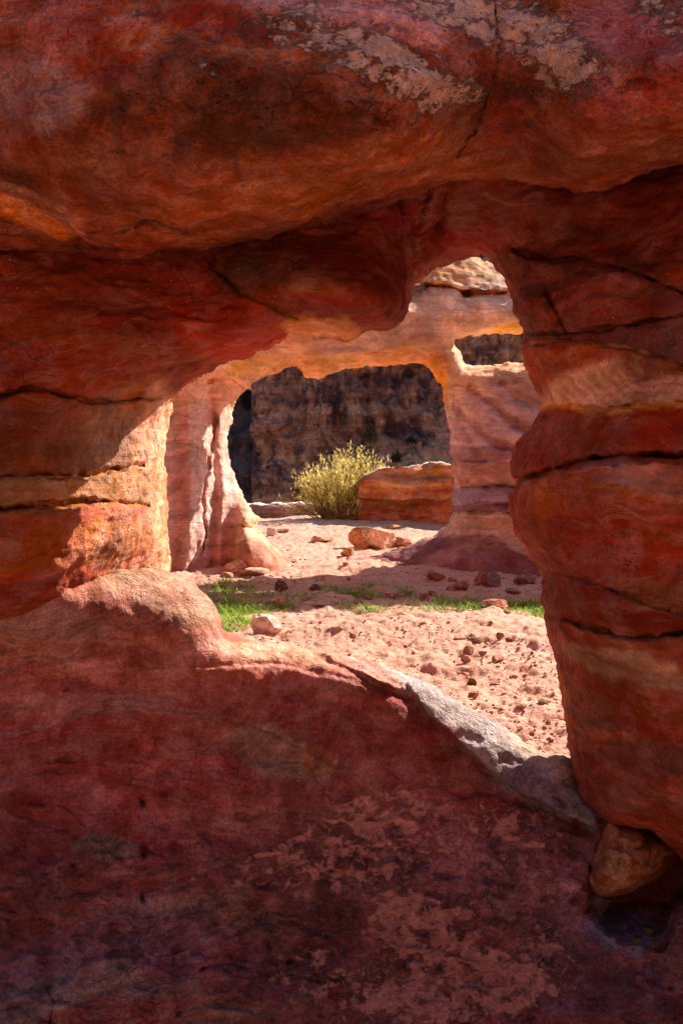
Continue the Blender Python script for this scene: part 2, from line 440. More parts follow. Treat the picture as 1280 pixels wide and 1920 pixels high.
# ---- arch wall: left wall, lintel, arch crown and right pillar
def make_arch():
    U, V = front_axes(-900, 1700)
    ctrl = [(-1600,300,2.3),(-1600,1100,2.3),(-300,700,2.3),(-300,1050,2.3),(0,470,2.50),(0,640,2.40),(150,560,2.45),(0,800,2.36),(0,1010,2.36),(70,880,2.44),
     (160,820,2.62),(160,740,2.48),(240,700,2.56),(240,770,2.86),(150,880,2.64),(200,980,2.66),(130,1000,2.42),(90,1060,2.38),(250,860,2.92),(250,1000,2.88),(300,860,3.2),(300,1000,3.2),(322,900,3.62),(322,1050,3.6),(318,780,3.4),
     (300,660,2.58),(300,770,3.05),(330,560,2.60),(400,640,2.62),(400,520,2.62),(520,560,2.48),(640,530,2.42),(720,590,2.52),(640,600,2.52),(560,640,2.62),(400,690,2.85),(320,740,3.0),
     (640,430,2.62),(760,470,2.72),(800,420,2.80),(880,440,2.82),(880,370,2.62),(960,400,2.60),(790,380,2.66),(500,430,2.62),(640,200,2.9),(640,-600,3.0),(0,200,2.9),(1280,200,2.9),
     (1000,520,2.62),(960,470,2.72),(1080,450,2.52),(1200,450,2.38),(1280,400,2.34),(1100,560,2.34),(1280,560,2.20),(1020,620,2.52),(1150,660,2.30),(1280,700,2.18),
     (1040,730,2.52),(1120,730,2.36),(1020,820,2.46),(1120,820,2.26),(1280,820,2.12),(1000,960,2.42),(1080,960,2.24),(1200,980,2.10),(1280,980,2.06),(1040,1100,2.40),(1120,1120,2.24),
     (1280,1120,2.10),(1060,1250,2.46),(1150,1260,2.26),(1280,1260,2.12),(1090,1420,2.48),(1170,1420,2.28),(1280,1430,2.14),(1170,1520,2.30),(1280,1560,2.2),
     (1700,700,2.0),(2900,700,1.9),(1700,1300,2.0),(2900,1300,1.9),(640,1000,3.0),(640,1300,3.0)]
    D = tps(ctrl, U, V, 2e-3)
    D = np.clip(D, 1.8, 3.8)
    rock_relief(D, U, V, 0.7)
    # left wall beds
    for line, amp, ln, u1 in (([(-1700,735),(0,742),(60,731),(110,741),(180,753),(300,745)], .035, 60, 300),
                              ([(-1700,890),(0,897),(70,893),(150,891),(215,881),(270,873)], .075, 45, 262),
                              ([(-1700,955),(0,957),(70,951),(110,946),(160,940),(215,944),(275,946)], .05, 90, 270)):
        ledge(D, U, V, line, amp, ln, -1e9, u1, 25)
        groove(D, U, V, [p for p in line if p[0] > -100], 4.0, .09)
    # right pillar beds
    for line, amp, ln, u0, w, dg in (([(962,468),(1010,486),(1100,490),(1190,515),(1280,552),(1700,600)], .04, 70, 985, 4, .07),
                              ([(975,622),(1060,623),(1140,615),(1280,590),(1700,560)], -.03, 60, 985, 3, .05),
                              ([(978,652),(1000,644),(1060,640),(1130,646),(1190,656),(1280,690),(1700,760)], .035, 40, 985, 3, .02),
                              ([(1004,764),(1060,762),(1110,769),(1160,765),(1280,755),(1700,750)], .05, 60, 1000, 3.5, .045),
                              ([(960,900),(1010,892),(1060,873),(1110,862),(1200,856),(1280,858),(1700,870)], .10, 120, 960, 5, .14),
                              ([(1018,1068),(1080,1082),(1150,1112),(1280,1150),(1700,1200)], .03, 70, 1010, 3.5, .025),
                              ([(1022,1152),(1080,1170),(1180,1196),(1280,1190),(1700,1190)], .04, 90, 1010, 4, .06)):
        ledge(D, U, V, line, amp, ln, u0 - 40)
        groove(D, U, V, [p for p in line if p[0] < 1400], w, dg)
    # lintel folds
    D -= .12 * gauss(U, V, 590, 530, 150, 55, 12) + .10 * gauss(U, V, 700, 570, 60, 50) + .10 * gauss(U, V, 460, 610, 90, 50, 25) + .06 * gauss(U, V, 240, 640, 120, 40)
    D -= .05 * gauss(U, V, 1240, 930, 200, 60)
    groove(D, U, V, [(392,478),(430,528),(470,556),(520,578),(556,596)], 5, .06)
    groove(D, U, V, [(556,600),(600,588),(650,606),(690,612)], 5, .03)
    groove(D, U, V, [(190,588),(270,575),(350,590),(430,600)], 4, .03)
    groove(D, U, V, [(800,360),(775,430),(770,480),(778,520)], 10, .05)
    groove(D, U, V, [(830,360),(826,400),(822,430)], 8, .04)
    groove(D, U, V, [(740,380),(752,420),(745,450)], 7, .03)
    groove(D, U, V, [(1020,545),(1042,580),(1060,620)], 4, .03)
    groove(D, U, V, [(262,880),(285,910),(312,945)], 2.5, .03)
    groove(D, U, V, [(300,690),(360,680),(416,682)], 6, .05)
    S = np.minimum(np.abs(poly_sd(U, V, opening_c)), 1e9) * np.where(poly_sd(U, V, opening_c) < 0, 1, -1)
    S = S * 2.6 / F
    S = S + 0.006 * fbm(U / 22, V / 22, 1.9, 3)
    # the edge rolls back round the opening
    D += .22 * np.exp(S / .035) * (S < 0)
    jl = V - np.interp(U, [-200, 60, 300, 330], [960, 900, 750, 735])       # the jamb reaches back, the lintel above it is thin
    B = 3.05 + .8 * sstep(-10, 40, jl) * sstep(420, 330, U) - .28 * sstep(20, -40, jl) * sstep(700, 560, U)
    B = np.maximum(B, D + .30)
    B = B + .1 * fbm(U / 200, V / 200, 12.3, 3)
    B = np.where(U > 900, np.minimum(B, 3.15), B)
    def color(u, v):
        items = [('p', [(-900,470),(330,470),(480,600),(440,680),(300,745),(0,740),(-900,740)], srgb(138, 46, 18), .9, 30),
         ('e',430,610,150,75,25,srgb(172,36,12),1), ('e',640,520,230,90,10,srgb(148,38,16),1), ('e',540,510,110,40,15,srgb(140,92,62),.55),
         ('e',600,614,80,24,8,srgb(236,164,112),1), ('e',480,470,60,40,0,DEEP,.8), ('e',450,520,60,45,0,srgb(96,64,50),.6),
         ('p', [(-900,745),(330,745),(330,880),(-900,890)], srgb(128,60,36), .9, 14), ('e',230,820,110,90,-35,srgb(152,106,88),1), ('e',290,860,45,160,5,srgb(206,150,124),1),
         ('b', [(-900,890),(0,896),(150,891),(270,874),(330,900)], [(-900,955),(0,955),(160,941),(270,946),(330,950)], srgb(178,126,92), .9, 5),
         ('b', [(-900,955),(0,955),(160,941),(270,946),(330,950)], [(-900,1085),(400,1085)], srgb(160,74,54), 1, 5), ('e',225,1010,75,80,0,srgb(184,108,82),.95),('e',300,1010,30,110,0,srgb(204,140,112),1),
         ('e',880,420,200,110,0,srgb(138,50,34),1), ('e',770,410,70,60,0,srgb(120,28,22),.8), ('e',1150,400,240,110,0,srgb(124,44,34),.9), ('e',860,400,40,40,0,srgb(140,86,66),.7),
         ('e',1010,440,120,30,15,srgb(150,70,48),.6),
         ('b', [(900,470),(1010,486),(1100,490),(1280,552),(2900,600)], [(900,622),(1060,623),(1280,590),(2900,560)], srgb(122, 58, 56), .9, 8), ('e',1020,560,40,60,0,srgb(150, 54, 40),.8),('e',1140,560,90,40,0,srgb(140,58,50),.7),
         ('b', [(900,622),(1060,623),(1280,590),(2900,560)], [(900,655),(1060,640),(1280,690),(2900,760)], srgb(112,56,56), .95, 5),
         ('b', [(900,655),(1060,640),(1280,690),(2900,760)], [(900,764),(1060,762),(1280,755),(2900,750)], srgb(158,58,36), .95, 5), ('e',1130,730,125,56,-12,srgb(226,176,152),.95),('e',1250,740,80,40,0,srgb(196,146,132),.9),('e',1210,690,60,26,10,srgb(130,60,30),.8),
         ('b', [(900,764),(1060,762),(1280,755),(2900,750)], [(900,900),(1010,892),(1110,862),(1280,858),(2900,870)], srgb(146,44,32), 1, 5), ('e',1080,800,110,30,-10,srgb(150,72,58),.6),
         ('b', [(900,900),(1010,892),(1110,862),(1280,858),(2900,870)], [(900,1075),(1080,1082),(1280,1150),(2900,1200)], srgb(152,54,36), 1, 8), ('e',1210,895,130,36,10,srgb(170,98,88),.95),('e',1000,960,40,90,0,srgb(178,80,36),.8),
         ('b', [(900,1075),(1080,1082),(1280,1150),(2900,1200)], [(900,1150),(1080,1170),(1280,1190),(2900,1190)], srgb(136,42,34), .9, 8), ('e',1220,1110,90,30,12,srgb(150,82,62),.7),
         ('b', [(900,1150),(1080,1170),(1280,1190),(2900,1190)], [(900,2000),(2900,2000)], srgb(158,62,40), 1, 8), ('e',1180,1250,150,30,15,srgb(180,130,106),.9),('e',1110,1330,70,26,35,srgb(140,88,72),.6),
         ('e',1140,1390,60,30,0,srgb(186,92,58),.5),('e',1220,1420,110,40,5,srgb(120,62,52),.7),('e',1200,1500,110,34,15,srgb(140,66,58),.8),('e',1070,1340,26,90,0,srgb(182,84,40),.7),
         ('l', [(390,476),(430,528),(470,556),(520,578),(556,596)], 3, OCHRE, .6),
         ('l', [(-200,740),(60,731),(110,741),(180,753),(290,748)], 5, srgb(180,100,44), .6), ('e',240,745,50,22,0,srgb(176,92,40),.7),
         ('l', [(-100,897),(70,894),(150,892),(215,882),(256,876)], 3.5, OCHRE, .8), ('l', [(-100,957),(70,951),(110,946),(160,940),(215,944),(262,946)], 3.5, OCHRE, .85),
         ('l', [(978,653),(1000,645),(1060,641),(1130,647),(1190,657),(1280,690)], 3, OCHRE, .8), ('l', [(1006,765),(1060,763),(1110,770),(1160,766),(1280,757)], 5.5, srgb(236,160,44), 1),
         ('l', [(970,905),(1010,897),(1060,880),(1100,905),(1190,928),(1280,930)], 5, srgb(180,92,34), .55), ('l', [(1022,1066),(1080,1082),(1150,1112),(1280,1150)], 3, srgb(190,110,40), .5),
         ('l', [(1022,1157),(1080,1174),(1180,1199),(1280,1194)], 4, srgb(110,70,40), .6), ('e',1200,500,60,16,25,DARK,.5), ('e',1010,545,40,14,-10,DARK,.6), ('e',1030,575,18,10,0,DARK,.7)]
        c = paint(u, v, RED, items, 9, 2)
        # swirling laminae in the pale lens of the pillar
        ph = np.hypot((u - 1240) * .8, (v - 655)) + 10 * fbm(u / 60, v / 60, 5.5, 3)
        w = sstep(.3, .7, gauss(u, v, 1130, 728, 120, 46, -12)) * .16
        c *= (1 + w * np.sin(ph * .42))[:, None]
        # faint laminae elsewhere
        ln = np.sin((v + 0.18 * u + 30 * fbm(u / 160, v / 120, 6.5, 3)) * .55)
        c *= (1 + .03 * ln * sstep(900, 960, u) * (1 - w / .16))[:, None]
        return np.clip(c, .005, .9)
    def masks(u, v):
        m = np.zeros((len(u), 3), np.float32)
        m[:, 0] = field(u, v, [(1200,1470,120,70,10,.35),(300,520,80,30,0,.2)])
        m[:, 1] = field(u, v, [(640,500,200,60,10,.5),(480,470,120,60,10,.5),(1150,470,160,60,10,.35),(1000,560,70,40,0,.5),(1200,1460,120,60,0,.5)])
        m[:, 2] = .1 + field(u, v, [(210,830,130,90,-30,.8),(190,910,160,40,0,.8),(220,1010,90,70,0,.8),(300,900,60,220,0,.35)])
        return m
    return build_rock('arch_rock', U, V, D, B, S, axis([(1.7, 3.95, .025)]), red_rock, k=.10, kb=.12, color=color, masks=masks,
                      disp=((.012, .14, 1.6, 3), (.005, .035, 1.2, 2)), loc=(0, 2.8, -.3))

# ---- overhanging block at the top
over_low = [(-1700,455),(-300,465),(0,472),(60,466),(130,480),(200,485),(260,480),(330,472),(400,464),(460,452),(520,438),(580,420),(640,400),(700,388),(745,372),(790,356),(830,340),(852,334),
 (900,334),(950,334),(990,340),(1030,346),(1075,352),(1108,357),(1150,345),(1185,328),(1215,315),(1280,304),(1340,298),(1700,280),(3000,250)]
def make_overhang():
    U, V = front_axes(-1500, 560)
    poly = np.concatenate([catmull(over_low, 3), [(3000, -3000), (-1700, -3000)]])
    ctrl = [(-1600,100,2.0),(-300,150,1.95),(-300,400,2.15),(0,100,1.92),(0,250,1.95),(0,330,2.02),(0,420,2.26),(0,470,2.4),(150,150,1.80),(150,400,2.1),(250,470,2.38),(300,80,1.74),(300,250,1.78),(300,380,2.02),
     (400,450,2.36),(500,60,1.72),(500,200,1.68),(500,320,1.86),(500,410,2.16),(640,100,1.68),(640,220,1.70),(640,310,1.9),(640,390,2.24),(780,100,1.72),(780,220,1.80),(780,300,2.04),(780,350,2.3),
     (870,100,1.78),(880,200,1.92),(870,300,2.22),(930,320,2.34),(960,60,1.82),(960,180,1.9),(1000,280,2.12),(1050,80,1.74),(1060,200,1.78),(1080,300,1.98),(1110,345,2.2),
     (1180,100,1.70),(1180,200,1.74),(1200,270,1.96),(1280,80,1.66),(1280,200,1.72),(1280,290,2.04),(1700,100,1.6),(1700,260,1.9),(2900,100,1.6),
     (0,-100,2.05),(300,-100,1.92),(640,-100,1.92),(960,-100,1.98),(1280,-100,1.86),(0,-500,2.6),(640,-500,2.5),(1280,-500,2.4),(640,-1200,3.1),(-1600,-600,2.8),(2900,-600,2.6)]
    D = np.clip(tps(ctrl, U, V, 2e-3), 1.45, 3.2)
    rock_relief(D, U, V, .6)
    D += .012 * fbm(U / 26, V / 22, 3.9, 3) * sstep(330, 200, V)
    groove(D, U, V, [(925,-40),(930,40),(934,90),(922,150),(905,200),(885,250),(862,285),(850,300)], 2.2, .035)
    D += .05 * sstep(-60, 0, U - np.interp(V, [-100,40,90,150,200,250,300,360], [925,930,934,922,905,885,850,840])) * gauss(U, V, 960, 180, 140, 170)
    # flaked lip at the left, cracks on the soffit
    ledge(D, U, V, [(-300,330),(0,352),(60,372),(110,400),(135,418),(150,440),(300,520)], -.10, 80, -300, 170, 20)
    groove(D, U, V, [(250,430),(290,412),(340,420),(352,432)], 4, .03); groove(D, U, V, [(270,420),(310,438),(350,440)], 4, .03)
    groove(D, U, V, [(150,428),(200,440),(240,432)], 4, .03); groove(D, U, V, [(118,462),(170,470),(230,468)], 4, .03)
    groove(D, U, V, [(640,215),(690,235),(740,245)], 6, -.03); groove(D, U, V, [(990,340),(985,310),(940,290),(895,292)], 8, .03)
    groove(D, U, V, [(1130,150),(1160,170),(1190,150),(1230,165),(1260,190)], 7, .012); groove(D, U, V, [(230,190),(236,260),(240,320)], 4, .006)
    S = poly_sd(U, V, poly) * 2.2 / F + .005 * fbm(U / 24, V / 24, 4.4, 3)
    B = 3.7 + 0 * U
    def color(u, v):
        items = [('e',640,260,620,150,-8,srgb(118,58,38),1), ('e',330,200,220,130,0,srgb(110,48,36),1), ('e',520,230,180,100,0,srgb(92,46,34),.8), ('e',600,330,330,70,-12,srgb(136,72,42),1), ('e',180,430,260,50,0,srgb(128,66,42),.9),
         ('e',80,170,110,90,0,srgb(150,116,140),.8), ('e',180,70,130,80,10,srgb(140,56,50),.9), ('e',290,50,110,45,0,srgb(176,104,84),.6), ('e',420,40,140,40,10,srgb(140,50,42),.9),  # mauve patches along the top put blue sky light into the colour
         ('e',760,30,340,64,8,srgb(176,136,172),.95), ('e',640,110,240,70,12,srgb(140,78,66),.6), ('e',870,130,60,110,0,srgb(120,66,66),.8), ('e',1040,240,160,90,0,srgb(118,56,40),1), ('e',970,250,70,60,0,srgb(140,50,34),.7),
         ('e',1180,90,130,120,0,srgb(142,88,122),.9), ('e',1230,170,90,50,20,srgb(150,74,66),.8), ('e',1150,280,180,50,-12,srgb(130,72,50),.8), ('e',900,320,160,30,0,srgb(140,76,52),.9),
         ('e',60,395,110,34,22,srgb(206,118,66),1), ('l', [(0,345),(60,362),(110,392),(140,430)], 16, srgb(160,116,122), .9), ('l', [(250,430),(290,412),(350,438)], 3, DARK, .8), ('l', [(150,428),(200,440),(240,432)], 3, DARK, .7), ('l', [(118,462),(170,470),(230,468)], 3, DARK, .7), ('l', [(0,325),(40,330)], 9, DARK, .7)]  # orange on the lip's underside: its warm light put into the colour
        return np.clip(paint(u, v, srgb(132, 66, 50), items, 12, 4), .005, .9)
    def masks(u, v):
        m = np.zeros((len(u), 3), np.float32)
        m[:, 0] = field(u, v, [(600,70,170,60,15,.8),(720,110,180,62,18,.92),(800,160,120,60,20,1.0),(880,20,200,50,10,.9),(960,50,170,55,15,1.0),(1050,110,100,70,30,1.0),(1250,30,100,60,30,.7),(390,130,40,40,0,.55),(300,50,120,40,0,.3),(1000,150,100,30,10,.5),(540,30,120,40,0,.5),(460,200,160,120,0,.25)])
        m[:, 1] = field(u, v, [(430,150,150,110,0,.95),(420,280,140,80,0,.7),(200,220,200,120,0,.4),(700,200,120,60,10,.6),(980,200,80,80,0,.6),(1160,170,120,60,0,.5),(240,20,60,25,0,.9),(20,330,60,20,20,.9)])
        m[:, 2] = .15 + .75 * sstep(330, 180, v)
        return m
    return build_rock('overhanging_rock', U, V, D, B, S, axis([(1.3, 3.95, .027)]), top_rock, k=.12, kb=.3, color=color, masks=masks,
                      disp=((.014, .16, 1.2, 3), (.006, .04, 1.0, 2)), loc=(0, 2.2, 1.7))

# ---- sloping slab below the opening
crest = [(-1700,1060),(-300,1078),(0,1084),(60,1079),(120,1078),(175,1076),(230,1069),(285,1064),(312,1074),(340,1085),(366,1097),(388,1118),(402,1140),(411,1160),(416,1184),(450,1194),(500,1204),(560,1215),
 (610,1221),(650,1233),(690,1240),(720,1250),(755,1263),(790,1277),(825,1292),(860,1316),(890,1336),(930,1352),(960,1377),(1000,1402),(1030,1412),(1062,1421),(1085,1440),(1120,1490),(1200,1520),(1300,1540),(1700,1600),(3000,1650)]
pocket = [(1150,1540),(1130,1575),(1112,1612),(1104,1650),(1097,1694),(1108,1716),(1122,1736),(1150,1752),(1172,1772),(1206,1780),(1236,1788),(1250,1772),(1262,1738),(1282,1712),(1310,1690),(1330,1620),(1300,1560),(1240,1530)]
def make_slab():
    U, V = front_axes(1030, 2900)
    poly = np.concatenate([catmull(crest, 3), [(3000, 3300), (-1700, 3300)]])
    ctrl = [(-1600,1100,2.3),(-1600,2200,2.0),(-300,1150,2.36),(0,1090,2.42),(0,1160,2.48),(100,1088,2.44),(180,1085,2.60),(260,1078,2.80),(330,1090,2.93),(220,1125,2.70),(310,1145,2.80),(370,1125,2.86),(405,1180,2.84),(340,1180,2.79),(380,1205,2.80),(300,1195,2.78),(200,1200,2.72),(260,1150,2.77),(330,1220,2.79),(430,1225,2.81),
     (0,1300,2.54),(200,1300,2.70),(400,1260,2.80),(425,1196,2.86),(500,1213,2.88),(460,1240,2.83),(610,1230,2.88),(500,1280,2.83),(640,1310,2.855),(700,1258,2.88),(760,1300,2.85),(800,1330,2.83),(860,1345,2.83),(900,1390,2.80),(960,1400,2.79),(1030,1430,2.73),(1070,1450,2.69),
     (850,1400,2.79),(950,1450,2.75),(1050,1500,2.68),(1100,1530,2.61),(1150,1560,2.56),
     (0,1500,2.50),(300,1450,2.69),(600,1420,2.73),(800,1450,2.71),(0,1700,2.35),(300,1650,2.48),(600,1600,2.59),(850,1600,2.58),(1000,1600,2.56),(1080,1640,2.50),(600,1780,2.46),(900,1780,2.46),(1060,1780,2.42),
     (0,1920,2.18),(300,1920,2.28),(600,1920,2.35),(900,1920,2.36),(1100,1900,2.34),(1200,1850,2.32),(1280,1850,2.26),(1280,1700,2.26),(1290,1600,2.34),(1700,1800,2.1),(2900,1800,2.0),(0,2500,1.95),(640,2500,2.05),(1280,2500,2.05),(-1600,2800,1.9),(2900,2800,1.9)]
    D = np.clip(tps(ctrl, U, V, 2e-3), 1.5, 3.4)
    D += .00028 * np.maximum(V - 1260, 0) - .10 * sstep(1960, 2500, V)
    rock_relief(D, U, V, .4)
    D += .018 * fbm(U / 34, V / 26, 9.9, 4) * sstep(1450, 1600, V)
    pl = (V * .9 - U * .30 + 70 * fbm(U / 170, V / 120, 4.9, 3)) / 64          # thin plates spalling off along the bedding
    fr = pl % 1.0
    D += .020 * (fr - sstep(.9, 1.0, fr)) * sstep(-.05, .25, fbm(U / 90, V / 60, 14.9, 3)) * sstep(1330, 1430, V)
    # beds and flaked plates
    for line, amp, ln, u0, u1 in (([(-1700,1280),(0,1262),(60,1238),(180,1250),(350,1252),(500,1246),(600,1262),(760,1300)], .012, 60, -1e9, 640),
        ([(-1700,1370),(0,1378),(80,1362),(220,1322),(330,1330),(460,1350),(560,1400),(640,1440)], .012, 50, -1e9, 600),
        ([(760,1285),(800,1340),(850,1385),(900,1432),(980,1490),(1060,1530),(1120,1560)], -.06, 60, 770, 1110),
        ([(-1700,1600),(0,1668),(60,1662),(150,1640),(250,1600)], .012, 60, -1e9, 240),
        ([(0,1880),(60,1860),(120,1845),(170,1800),(240,1790),(330,1830),(420,1810),(500,1830)], .025, 70, -20, 480),
        ([(320,1910),(380,1888),(440,1890),(520,1912)], .02, 60, 320, 520), ([(420,1760),(520,1725),(600,1750),(660,1800)], .015, 60, 420, 640)):
        ledge(D, U, V, line, amp, ln, u0, u1, 30)
        groove(D, U, V, [p for p in line if p[0] > -100], 3.0, .008)
    groove(D, U, V, [(590,1228),(650,1250),(690,1272),(720,1290),(760,1310)], 8, .05)
    groove(D, U, V, [(620,1235),(680,1262),(740,1290)], 5, -.04)
    groove(D, U, V, [(0,1455),(120,1440),(240,1420),(330,1455),(420,1460)], 3, .012)
    groove(D, U, V, [(85,1850),(100,1880),(92,1920)], 3, .015)
    for u, v, r, a in ((124,1293,5,.03),(266,1503,7,.05),(310,1488,5,.03),(270,1602,7,.05),(138,1626,6,.03),(268,1684,6,.04),(310,1552,5,.03),(200,1320,4,.02),(500,1770,8,.04),(540,1803,9,.05),(380,1818,7,.05),(640,1714,8,.04),(690,1640,7,.03),(330,1780,6,.03),(770,1590,8,.03),(840,1690,8,.03)):
        D += a * .9 * gauss(U, V, u, v, r * 1.3, r * .8, u * 7)
    # hollow at the right
    pd = poly_sd(U, V, catmull(pocket, 3, True))
    D += .02 * np.exp(-(pd / 16) ** 2) * 0
    pd = pd + 7 * fbm(U / 22, V / 22, 6.6, 3)
    dp = np.minimum(D + .62 * sstep(8, -60, pd) + .03 * fbm(U / 20, V / 20, 3.6, 3), np.interp(V, [1500, 1690, 1740, 1790], [2.84, 2.80, 2.62, 2.44]))
    D = np.where(pd < 6, np.maximum(D, dp), D)
    S = poly_sd(U, V, poly) * 2.8 / F + .006 * fbm(U / 26, V / 26, 2.6, 3)
    D += .10 * np.exp(S / .05) * (S < 0)
    B = np.maximum(D + .25, 3.25) + .06 * fbm(U / 150, V / 150, 2.2, 2)
    B = np.where(U < 420, np.maximum(B, 3.5), B)
    def color(u, v):
        items = [('p', [(-900,1000),(2000,1000),(2000,1500),(640,1300),(200,1300),(-900,1300)], srgb(146,66,48), .8, 60), ('e',90,1160,130,40,5,srgb(150,84,68),.8), ('e',310,1110,150,48,22,srgb(150,86,62),.95), ('e',560,1225,190,26,6,srgb(158,92,66),.95),
         ('e',250,1150,90,30,15,srgb(140,60,46),.7),
         ('p', [(690,1232),(755,1253),(825,1282),(890,1326),(960,1367),(1075,1411),(1130,1500),(1120,1556),(1060,1530),(980,1490),(900,1432),(850,1388),(800,1340),(752,1288)], srgb(152,110,94), .95, 8),
         ('e',1010,1410,80,26,30,srgb(168,110,84),.8), ('e',1000,1470,90,34,30,srgb(128,84,84),.8), ('e',690,1255,70,22,28,srgb(170,92,72),.8),
         ('e',330,1400,420,110,3,srgb(132,46,40),1), ('e',760,1370,150,60,35,srgb(130,44,36),1), ('e',520,1415,110,44,22,srgb(140,86,66),.7), ('e',600,1425,40,30,0,srgb(170,84,48),.7), ('e',170,1320,180,24,-3,srgb(150,84,72),.6),
         ('e',150,1560,220,90,0,srgb(126,44,40),1), ('e',700,1560,250,100,-20,srgb(140,56,48),1), ('e',500,1640,260,70,-8,srgb(142,64,54),.9), ('e',190,1590,70,26,0,srgb(124,90,70),.6), ('e',290,1720,150,40,-10,srgb(126,76,66),.6), ('e',420,1720,140,40,0,srgb(140,72,52),.5),
         ('e',900,1640,220,110,0,srgb(146,70,66),1), ('e',200,1800,260,80,-10,srgb(122,60,60),1), ('e',60,1880,110,50,-20,srgb(138,92,82),.7), ('e',200,1830,60,30,-30,srgb(150,98,82),.7), ('e',300,1850,90,30,0,srgb(120,76,64),.7), ('e',430,1900,80,26,0,srgb(150,82,64),.7),
         ('e',540,1820,140,50,0,srgb(116,54,58),.8), ('e',1060,1800,110,120,0,srgb(122,58,60),1), ('e',1200,1860,140,60,0,srgb(112,54,58),1), ('e',1180,1750,90,40,10,srgb(112,84,96),.8), ('e',1265,1760,30,120,0,srgb(118,56,52),.8),  # bluish hollow floor lightened, light put into its colour
         ('l', [(-200,1084),(0,1086),(80,1079),(170,1082),(230,1073),(285,1066)], 4, srgb(150,92,44), .5), ('l', [(0,1262),(60,1240),(180,1252),(350,1254),(500,1248),(600,1264)], 3, srgb(170,96,80), .5), ('l', [(0,1380),(80,1364),(220,1324),(330,1332),(460,1352),(560,1402)], 3, srgb(176,104,80), .5)]
        return np.clip(paint(u, v, srgb(136, 54, 46), items, 12, 6), .005, .9)
    def masks(u, v):
        m = np.zeros((len(u), 3), np.float32)
        m[:, 0] = field(u, v, [(700,1540,220,80,-20,.85),(650,1600,280,90,-10,.85),(880,1560,220,80,0,.75),(800,1740,160,90,20,.95),(1000,1560,110,60,10,.8),(900,1840,200,90,0,1.0),(620,1830,160,80,0,.8),(330,1640,200,40,-10,.6),(780,1880,200,60,0,.95),(1020,1760,50,50,0,.8),(450,1680,160,60,0,.55),(1060,1880,120,50,0,.5),(220,1700,140,40,0,.35),(560,1480,120,40,0,.4),(640,1720,320,160,-10,.55),(900,1700,260,160,0,.6)])
        m[:, 1] = field(u, v, [(800,1650,300,140,0,.75),(400,1780,300,110,0,.6),(900,1780,260,120,0,.8),(200,1650,160,80,0,.4),(560,1420,160,50,20,.5),(1100,1800,160,120,0,.5)])
        m[:, 2] = .1 + .7 * sstep(1500, 1650, v) + field(u, v, [(300,1120,160,70,10,.6),(900,1370,200,60,30,.5)])
        return m
    return build_rock('sloping_slab', U, V, D, B, S, axis([(1.35, 3.95, .025)]), low_rock, k=.09, kb=.15, color=color, masks=masks,
                      disp=((.008, .15, 1.0, 3), (.004, .035, 1.0, 2)), loc=(0, 2.4, -.6))

arch_rock = tag(make_arch(), 'red banded sandstone wall with a wind carved opening between its left side and right pillar', 'rock formation')
over_rock = tag(make_overhang(), 'bulging brown sandstone block overhanging the opening, with pale lichen patches on top', 'rock formation')
slab_rock = tag(make_slab(), 'dark red sloping sandstone slab with flaking pale patches under the opening', 'rock slab')

# ================================================================== REAR ARCH
rear_rock = rock_mat('pale_sandstone', sc=.45, strata=0.14, pale=srgb(226, 190, 160), tint=(1.24, 1.62, 1.85), grain=.4)
rear_hole = [(431,852),(431,810),(444,764),(456,742),(466,736),(476,731),(476,722),(485,716),(505,707),(524,700),(541,694),(555,694),(563,702),(570,710),(588,714),(606,714),(622,706),(637,697),(650,693),(668,689),(709,687),(750,684),(787,682),
 (799,690),(807,700),(817,714),(825,728),(832,748),(836,769),(840,795),(841,821),(843,867),(845,905),(845,942),(847,963),(841,975),(832,985),(816,1000),(797,1009),(778,1016),(748,1026),(720,1035),(698,1042),(677,1045),(655,1044),(635,1048),(618,1058),(603,1065),(587,1069),(571,1070),(555,1062),(539,1051),(525,1038),
 (513,1024),(500,1012),(486,1000),(474,990),(486,972),(478,964),(466,944),(455,921),(443,896)]
rear_win = [(854,641),(864,638),(890,633),(921,628),(950,630),(977,627),(1030,622),(1090,630),(1100,660),(1080,686),(1040,686),(983,682),(965,679),(946,679),(910,684),(890,685),(874,682),(867,674),(864,662),(858,652)]
rear_top = [(-600,480),(100,470),(500,455),(800,462),(870,474),(885,476),(900,482),(930,496),(1000,528),(1120,560),(1300,600),(1500,640),(1800,900),(1900,1400),(-600,1400)]
